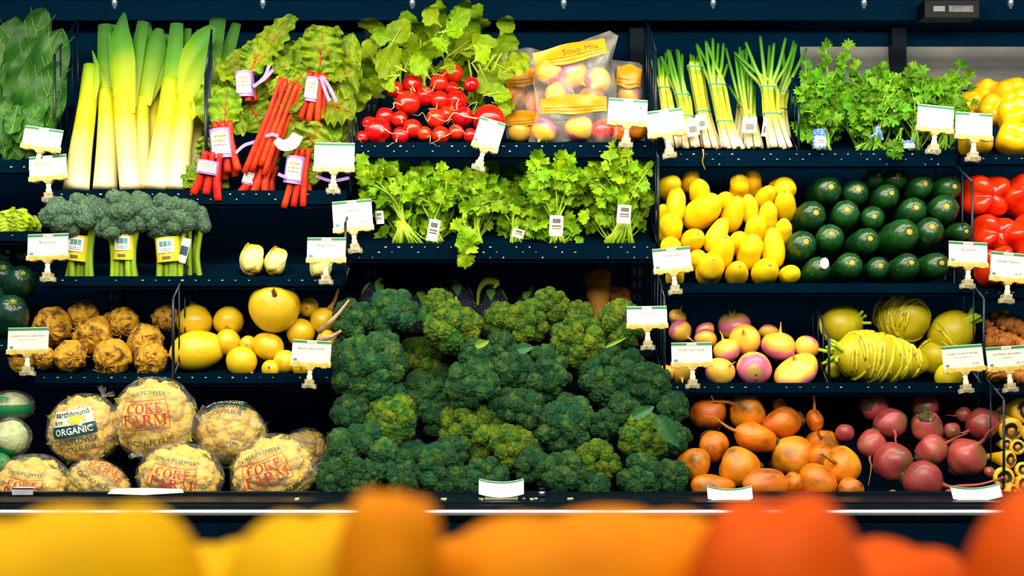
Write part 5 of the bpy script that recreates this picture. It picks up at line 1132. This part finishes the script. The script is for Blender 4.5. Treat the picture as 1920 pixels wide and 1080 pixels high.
cauli('wrapped cauliflower with red lettering in front, below the top one', 338, 893, 172, 135, 2.78, 8, 10, 'c', 1, (-.8, -.1, .4))
cauli('wrapped cauliflower with red lettering in front, rightmost', 513, 885, 176, 150, 2.78, 6, -20, 'c', 2, (.9, -.4, -.2))
cauli('wrapped cauliflower turned to show its green leaves, right of the top', 432, 815, 148, 104, 2.88, -66, -6, 'e', 0, (.2, -.2, -.9))
cauli('dim wrapped cauliflower at back beside the broccoli', 575, 840, 90, 80, 2.96, 20, 10, 'c', 3)
# green printed bags at the far left
GBG = film('green_bag', '0E7A48', .55, .95, 3.0); PALEV = M('pale_heart', 'C8CC9A', 'A8B87A', scale=3, rough=.6, bump=.4, bscale=6)
gbm_ = []
for v in range(2):
    bm = bmesh.new(); bmesh.ops.create_icosphere(bm, subdivisions=4, radius=1)
    for q in bm.verts: u = q.co.normalized(); q.co = u*wrapr(u, v+7)
    for nm, mt in (('wrap', FILM), ('wrap', GBG)):
        me = bpy.data.meshes.new(nm); bm.to_mesh(me); me.materials.append(mt); me.polygons.foreach_set('use_smooth', [True]*len(me.polygons)); gbm_.append(me)
    bm.free()
for n, (px, py, w_, h_, d, lb) in enumerate(((22, 762, 92, 66, 2.90, 'green printed plastic bag of hearts at far left, top'), (20, 820, 84, 80, 2.82, 'clear bag with pale heart and green base at far left'), (2, 868, 50, 40, 2.78, 'small green bag end at far left, lowest'))):
    t = thing('bagged_heart', lb, 'bagged greens', TRS(W(px, py, d), Quaternion((0, 1, 0), n*.4), (w_/2.3*S(d), w_/2.3*S(d), h_/2.3*S(d))), 'bagged hearts at far left')
    mk('heart', rev([(0, -.9), (.5, -.75), (.85, -.1), (.7, .5), (.3, .85), (0, .9)], n=20, sub=4, mod=lambda p, a, tt: p*(1+.06*nz(p, 3, 1)+.03*math.cos(9*a))).mesh('heart', PALEV), t)
    mk('wrap', gbm_[1 if n == 2 else 0], t)
    bandm = MB()
    for (u0, u1, z0, z1) in (((-1.3, 1.3, -.95, -.45),) if n == 1 else ((-1.4, 1.4, -.45, .2), (-1.4, .2, .55, .8))):
        V, Fc = grid(16, 4); V2 = [Vector((v_.x*(u1-u0)+(u0+u1)/2, v_.y*(z1-z0)+(z0+z1)/2, 0)) for v_ in V]
        onwrap(bandm, (V2, Fc), 0, 0, 1, 1, 7, 0, .015)
    mk('green_print', bandm.mesh('green_print', PGR), t)
# lettuce and dark round squash at the left edge
LT = M('lettuce_leaf', 'B8CC14', '9CBC18', scale=5, rough=.4, trans=.2, rand=.15)
ltm = [leafmesh(lambda t: max(.1, math.sin(math.pi*min(1, .1+.8*t))**.5), LT, ruf=.14, rufn=5, seed=v*3, cup=.15, bend=.2, nl=16, nw=6) for v in range(3)]
o0 = W(25, 432, 2.97); t = thing('lettuce_head', 'frilly yellow green lettuce at the left edge above the dark squash', 'lettuce', TRS(o0))
for q in range(20):
    a = (q/19*2-1)*1.4; dd = R(-.04, .05); L_ = R(28, 48)
    mk('leaf', ltm[q % 3], t, leafM(W(25+a*16, 438, 2.97+dd)-o0, W(25+math.sin(a)*L_*1.1, 436-math.cos(a)*L_, 2.96+dd)-o0, R(24, 36)*S(2.97), .6))
DS = M('dark_squash', '0C2A22', '16402A', scale=3, rough=.3, rand=.2, dots=('2C5A3C', 20, .1), coat=.2)
DSS = M('dark_squash_stem', '8A9A1C', '6A7A18', scale=10, rough=.7)
dsm = rev([(0, -.75), (.3, -.68), (.48, -.35), (.5, 0), (.42, .35), (.25, .56), (.08, .6), (0, .58)], n=24, sub=4, mod=lambda p, a, tt: p*(1+.03*math.cos(10*a)+.04*nz(p, 2, 3))).mesh('body', DS)
dst = rev([(0, .54), (.09, .56), (.1, .62), (.05, .68), (0, .68)], n=7, sub=2).mesh('stem', DSS)
for n, i in enumerate(pile([[(-10, 450, 55, 55), (30, 470, 62, 60)], [(5, 485, 50, 50), (42, 482, 34, 34)], [(0, 520, 62, 60), (38, 530, 64, 54)], [(18, 592, 80, 62), (-20, 560, 60, 60)]], (0, 0, 1), (640, 2.84), .9, pad=.8)):
    k = (i['w']+i['h'])/2*i['m']; spawn([('body', dsm, Matrix()), ('stem', dst, Matrix())], 'dark_squash', lab(i, 'dark green squash', 'left edge pile'), 'squash', TRS(i['c'], aim((R(.2, .8), -.7, R(-.1, .6)), R(0, 6)), k), 'dark squash at left edge')
# ------------------------------------------------------------------ soup mix bags
BAG = film('clear_bag', 'FFF8E8', .08, .42, 14); OLB = M('soup_label', 'EDA40C', 'E89608', scale=8, rough=.45, rand=.03)  # denser white patches in the bag film stand in for highlights
def bag(label, poly, d, thick, labels, seed, contents, text=None):
    """pillow bag from an outline in full-frame pixels"""
    cx = sum(p[0] for p in poly)/len(poly); cy = sum(p[1] for p in poly)/len(poly); o0 = W(cx, cy, d); s = S(d); n = 48; rings = 12
    def edge(a):
        dx, dy = math.cos(a), math.sin(a); best = 1
        for i in range(len(poly)):
            x1, y1 = poly[i][0]-cx, poly[i][1]-cy; x2, y2 = poly[(i+1) % len(poly)][0]-cx, poly[(i+1) % len(poly)][1]-cy
            ex, ey = x2-x1, y2-y1; den = dx*ey-dy*ex
            if abs(den) < 1e-9: continue
            tt = (x1*ey-y1*ex)/den; uu = (x1*dy-y1*dx)/den
            if tt > 0 and -1e-6 <= uu <= 1+1e-6: best = max(best, tt)
        return best
    E = [edge(i/n*2*math.pi) for i in range(n)]
    def zf(x, y):
        a = math.atan2(y, x) % (2*math.pi); f = a/(2*math.pi)*n; i = int(f) % n; e = E[i]+(E[(i+1) % n]-E[i])*(f-int(f)); r = min(1, math.hypot(x, y)/e)
        return thick*(1-r**2.2)**.7*(1+.12*noise.noise(Vector((x*.03, y*.03, seed))))+.006*noise.noise(Vector((x*.05, y*.08, seed+3)))*(1-r**6)
    t = thing('soup_mix_bag', label, 'bag', TRS(o0), 'soup mix bags')
    mb = MB()
    for side in (-1, 1):
        V = [(0, side*zf(0, 0), 0)]; Fc = []
        for r in range(1, rings+1):
            for i in range(n):
                a = i/n*2*math.pi; rr = E[i]*r/rings; x, y = rr*math.cos(a), rr*math.sin(a); V.append((x*s, side*zf(x, y) if r < rings else 0, -y*s))
        for i in range(n): Fc.append((0, 1+i, 1+(i+1) % n))
        for r in range(rings-1):
            for i in range(n): a = 1+r*n+i; b = 1+r*n+(i+1) % n; Fc.append((a, a+n, b+n, b))
        mb.add(V, Fc)
    mk('film', mb.mesh('film', BAG), t)
    for k, (lx, ly, lw, lh, rot, txt) in enumerate(labels):
        V, Fc = grid(14, 5); out = []; ca, sa = math.cos(math.radians(rot)), math.sin(math.radians(rot))
        def place(p, off):
            x = p.x*lw; y = -p.y*lh*(1+.15*math.cos(p.x*7)); X = lx-cx+x*ca+y*sa; Y = ly-cy-x*sa+y*ca
            return (X*s, -zf(X, Y)-off, -Y*s)
        lo = mk('paper_label', MB().add([place(p, .002) for p in V], Fc).mesh('paper_label', OLB), t)
        if txt: mk('lettering', MB().add([place(Vector((p.x*.5+.15, p.y*.4+.05, 0)), .0035) for p in TXT['Soup Mix'][0]], TXT['Soup Mix'][1]).mesh('lettering', M('print_brown', '9A6414', '8A5810', rough=.6), smooth=False), lo)
        lin_ = MB()
        for q in range(2): lin_.add([place(Vector((p.x*.9, p.y*.025-.15-.18*q, 0)), .003) for p in V], Fc)
        mk('print_line', lin_.mesh('print_line', M('print_brown', '9A6414')), lo)
    for k, (x, y, r, mt, dd) in enumerate(contents):
        me = tum[k % 4] if mt == 't' else rdm[0] if mt == 'r' else gbm[k % 4]
        nm = {'t': 'turnip', 'r': 'red_root', 'g': 'golden_root'}[mt]; desc = {'t': 'pink and cream turnip', 'r': 'red root', 'g': 'golden root'}[mt]
        where = ['at upper left', 'at upper right', 'in the middle', 'at left', 'at right', 'at lower left', 'at lower right', 'at the bottom'][k]
        o = mk(nm, me, None, TRS(W(x, y, d+dd), aim((R(-1, 1), -.4, R(-1, 1))), 2.25*r*S(d))); tag(o, f"{desc} {where} inside the {label.split(' bag')[0]} bag", nm.split('_')[-1], 'roots inside soup bags')
    return t
bag('large clear soup mix bag standing in front', [(998,150),(1012,110),(1075,82),(1158,52),(1160,75),(1146,108),(1156,160),(1158,250),(1150,292),(1140,304),(1118,290),(1092,262),(1040,268),(988,266),(1006,215),(1004,180)], 3.04, .04,
    [(1068,102,136,36,11,1),(1075,200,122,32,2,0)], 1, [(1030,135,22,'t',0),(1075,140,26,'t',.01),(1120,150,22,'t',0),(1045,175,22,'t',.01),(1110,185,22,'g',.01),(1020,245,22,'t',0),(1085,240,24,'t',-.003),(1130,245,20,'r',0)])
bag('left clear soup mix bag leaning behind the radish greens', [(940,100),(990,88),(1030,100),(1022,160),(1030,262),(950,264),(946,200)], 3.13, .032,
    [(978,148,60,34,4,0),(978,225,58,26,3,0)], 2, [(965,180,22,'g',.0),(1005,190,22,'g',.0),(975,245,20,'t',0),(1010,240,20,'g',0)])
bag('right clear soup mix bag behind the price card', [(1146,112),(1205,118),(1204,180),(1212,264),(1150,264),(1152,190)], 3.13, .028,
    [(1178,146,46,42,-6,0)], 3, [(1180,180,20,'t',0),(1168,215,20,'g',0),(1195,240,20,'g',0),(1165,250,18,'g',0)])
# ------------------------------------------------------------------ price signs
CARD = M('card_white', 'F4F2EA', 'FAF8F2', rough=.5, rand=.01); CARD_DIM = M('card_dim', 'E6DAC4', 'EADFCC', rough=.55, rand=.02)  # second card colour has the weaker light of lower rows painted in
CLP = film('clip_plastic', 'F0E0B0', .18, .5, 40); CLP2 = M('clip_yellow', 'E8C040', 'F0D890', scale=50, rough=.15, rand=.08, alpha=.5)
STM = M('clip_stem', 'F2E6CC', 'E0CC9A', scale=60, rough=.25, rand=.05)
INKF = M('print_faint', 'C4BEB4', 'B8B2A8', rough=.6, rand=.02); SEAL = M('seal_green', '2E8A5A', '3A78A0', scale=80, rough=.5)
for n, (px, py, w_, h_, rot, d, title, sub_, price, head, label, kind) in enumerate(SIGNS):
    d -= .02; s = S(d); w2, h2 = w_*s/2, h_*s/2
    tilt = -10 if kind != 'r' else -35
    q = Quaternion((0, 1, 0), -math.radians(rot)) @ Quaternion((1, 0, 0), math.radians(tilt))
    t = thing('price_sign', label, 'price sign', TRS(W(px, py, d), q), 'price signs')
    cm = CARD if kind != 'b' else CARD_DIM
    if kind == 'r':
        V, Fc = grid(12, 1); cp = lambda p, o=0: (p.x*2*w2, -o-(p.x*2)**2*.006, p.y*2*h2*1.25+(p.x*2)**2*.004)
        V1 = [cp(p) for p in V]; V2 = [(a[0], a[1]+.0012, a[2]) for a in V1]
        mk('card', MB().add(V1+V2, Fc+[tuple(i+len(V) for i in reversed(f)) for f in Fc]).mesh('card', cm), t)
        hd = [cp(Vector((p.x, .42+p.y*.1, 0)), .0008) for p in V]; mk('header_strip', MB().add(hd, Fc).mesh('header_strip', PGR), t)
        mk('print_line', MB().add([cp(Vector((p.x*.24, p.y*.05+.12, 0)), .0009) for p in V], Fc).mesh('print_line', INKF, smooth=False), t)
        mk('foot', MB().box((-.03, .001, -h2*1.5), (.03, .004, -h2*.9)).mesh('foot', CLP, smooth=False), t)
        continue
    mk('card', MB().box((-w2, -.0006, -h2), (w2, .0006, h2)).mesh('card', cm, smooth=False), t)
    hs = mk('header_strip', MB().box((-w2, -.0014, h2-5.5*s), (w2, -.0004, h2-1.0*s)).mesh('header_strip', PGR, smooth=False), t)
    if head:
        V, Fc, asp = TXT[head]; mk('header_box', MB().box((-9*s, -.0018, h2-5.6*s), (9*s, -.0010, h2-.9*s)).mesh('header_box', cm, smooth=False), hs)
        mk('header_word', MB().add([(p.x*15*s, -.0021, p.y*2.8*s+h2-3.2*s) for p in V], Fc).mesh('header_word', PGR, smooth=False), hs)
    m = MB(); bar = lambda z, q_: mk('print_line', MB().box((-w2*q_, -.0012, z), (w2*q_, -.0004, z+.9*s)).mesh('print_line', INKF, smooth=False), t)
    if title: V, Fc, asp = TXT[title]; tw_ = min(w_*.84, 5.6*asp); m.add([(p.x*tw_*s, -.0012, p.y*tw_/asp*s+h2*.28) for p in V], Fc)
    elif kind == 'w' and head: bar(h2*.3, .45)
    if sub_ == '-': bar(-h2*.04, .5)
    elif sub_: V, Fc, asp = TXT[sub_]; tw_ = min(w_*.6, 3.6*asp); m.add([(p.x*tw_*s, -.0012, p.y*tw_/asp*s-h2*.08) for p in V], Fc)
    if price: V, Fc, asp = TXT[price]; m.add([(p.x*4.6*asp*s+w2*.6, -.0012, p.y*4.6*s-h2*.62) for p in V], Fc)
    if m.v: mk('lettering', m.mesh('lettering', INK, smooth=False), t)
    if kind == 'b': mk('seal', MB().add([(4*s*math.cos(k_*.63)-w2*.8, -.0013, 2.6*s*math.sin(k_*.63)-h2*.7) for k_ in range(10)], [tuple(range(10))]).mesh('seal', SEAL, smooth=False), t)
    hold = MB().box((-w2*1.04, -.004, -h2-6*s), (w2*1.04, -.002, -h2+2.5*s)).box((-w2*1.04, -.004, -h2-6*s), (w2*1.04, .004, -h2-3.5*s)).box((-w2*1.04, .002, -h2-6*s), (w2*1.04, .004, -h2+5*s))
    for k_ in (-.7, .7): hold.box((w2*k_-5*s, -.006, -h2-8*s), (w2*k_+5*s, .006, -h2+3*s))
    mk('holder', hold.mesh('holder', CLP2, smooth=False), t)
    mk('bracket', MB().add([(x*s, y, z*s-h2) for y in (-.005, .005) for x, z in ((-11, -5), (11, -5), (5, -12), (-5, -12))], [(3,2,1,0), (4,5,6,7), (0,1,5,4), (1,2,6,5), (2,3,7,6), (3,0,4,7)]).mesh('bracket', CLP2, smooth=False), t)
    mk('stem', MB().add(*revolve([(0, -32*s), (5*s, -31*s), (5.5*s, -24*s), (4*s, -20*s), (5*s, -14*s), (0, -12*s)], n=10, sub=2)).mesh('stem', STM), t, TRS((0, 0, -h2)))
    cl = MB().box((-8*s, -.006, -41*s), (8*s, -.002, -30*s)).box((-8*s, .012, -44*s), (8*s, .016, -30*s)).box((-8*s, -.006, -33*s), (8*s, .016, -30*s)).box((-13*s, -.004, -46*s), (-7*s, .012, -38*s)).box((7*s, -.004, -46*s), (13*s, .012, -38*s))
    mk('clamp', cl.mesh('clamp', CLP, smooth=False), t, TRS((0, 0, -h2)))
# loose things on the rail
t = thing('folded_card', 'folded white card lying on the rail below the cauliflowers', 'card', TRS(W(276, 921, 2.64)))
mk('card', MB().add([(-.068, -.018, -.002), (.0, -.02, -.004), (.068, -.004, -.002), (.064, .0, .004), (.0, .0, .006), (-.062, .0, .005)], [(0, 1, 4, 5), (1, 2, 3, 4)]).mesh('card', CARD_DIM, smooth=False), t)
tag(mk('plastic_clip', MB().box((-.019, -.012, -.006), (.019, -.009, .006)).box((-.019, -.012, .004), (.019, .012, .006)).mesh('plastic_clip', M('clip_lilac', 'C8C0D0', 'B0A8B8', rough=.25), smooth=False), None, TRS(W(46, 920, 2.65))), 'pale plastic clip on the rail at far left', 'clip')
t = thing('metal_stud', 'small metal stud standing on the rail under the broccoli', 'stud', TRS(W(1016, 929, 2.645)))
mk('shaft', rev([(0, 0), (.0065, 0), (.0065, .009), (0, .009)], n=14, sub=1).mesh('shaft', CHROME), t); mk('cap', rev([(0, .009), (.0075, .009), (.0075, .013), (.006, .0145), (0, .0145)], n=14, sub=1).mesh('cap', BLK2), t)
t = thing('green_crumbs', 'tiny broccoli crumbs scattered on the rail', 'crumbs'); t['kind'] = 'stuff'; bpy.data.objects.remove(t)
cm_ = MB()
for q in range(14): p = W(random.choice((560, 640, 830, 900, 955, 985, 1000, 1075))+R(-10, 10), 935, 2.615); cm_.box((p.x-R(.001, .004), -.085+R(-.008, .012), zl-.004), (p.x+R(.001, .004), -.08+R(0, .01), zl-.002))
tag(mk('rail_crumbs', cm_.mesh('rail_crumbs', M('crumb', 'A8B040', 'D8D8C0', scale=100, rough=.7), smooth=False)), 'tiny leaf crumbs scattered along the black rail', 'crumbs', None, 'stuff')
th = M('dry_rootlet', 'C89A50', 'A87A38', rough=.8)
tag(mk('onion_rootlet', MB().add(*tube(crm([W(1318, 280, 2.965), W(1319, 292, 2.96), W(1317, 303, 2.96), W(1322, 318, 2.96)], 4), (.002, .0008), 5)).mesh('onion_rootlet', th)), 'thin dry onion rootlet hanging below the green onions', 'rootlet')
# ------------------------------------------------------------------ foreground peppers on a table near the camera
FY = M('front_pepper_yellow', 'E0A400', 'E4AA00', scale=6, rough=.6, rand=.0, spec=.1); FO = M('front_pepper_orange', 'E07C00', 'E48602', scale=6, rough=.6, rand=0, spec=.1); FR = M('front_pepper_red', 'D84C00', 'DC5202', scale=6, rough=.6, rand=0, spec=.1)
tz = CZ-.19
tb = thing('display_table', 'dark display table carrying the blurred peppers near the camera', 'table', TRS((0, -2.2, 0)))
mk('table_top', MB().box((-.7, -.2, tz-.03), (.7, .25, tz)).mesh('table_top', BLK2, smooth=False), tb)
for x in (-.66, .66):
    for y in (-.17, .22): mk('leg', MB().box((x-.02, y-.02, 0), (x+.02, y+.02, tz-.03)).mesh('leg', BLK2, smooth=False), tb)
fpm = {k: [pepper(m_, v, 4, .25) for v in (0, 1)] for k, m_ in (('y', FY), ('o', FO), ('r', FR))}
for n, (px, py, wpx, hpx, k, d, lb) in enumerate((
   (140, 1197, 520, 452, 'y', .58, 'blurred yellow bell pepper in the left foreground'),
   (625, 1187, 440, 413, 'y', .60, 'blurred yellow bell pepper left of the orange knob'),
   (728, 1040, 190, 215, 'o', .56, 'small blurred orange pepper tip poking up in the foreground'),
   (1120, 1180, 640, 410, 'o', .60, 'blurred orange bell pepper in the foreground centre'),
   (1470, 1205, 430, 500, 'r', .56, 'blurred red orange bell pepper right of centre'),
   (1960, 1198, 400, 514, 'r', .56, 'blurred red orange bell pepper at the right foreground'),
   (1670, 1160, 340, 262, 'r', .68, 'blurred red pepper low between two red peppers'),
   (400, 1165, 330, 256, 'y', .68, 'blurred yellow pepper low behind the left pepper'),
   (880, 1155, 360, 278, 'o', .68, 'blurred orange pepper low behind the orange knob'))):
    s = S(d); spawn([('body', fpm[k][n % 2], Matrix()), ('stem', pst, Matrix())], 'bell_pepper', lb, 'bell pepper', TRS(W(px, py, d), aim((R(-.15, .15), R(-.2, .2), 1), R(0, 1)), (wpx*s, .07 if n != 2 else .04, hpx*s)), 'blurred foreground peppers')
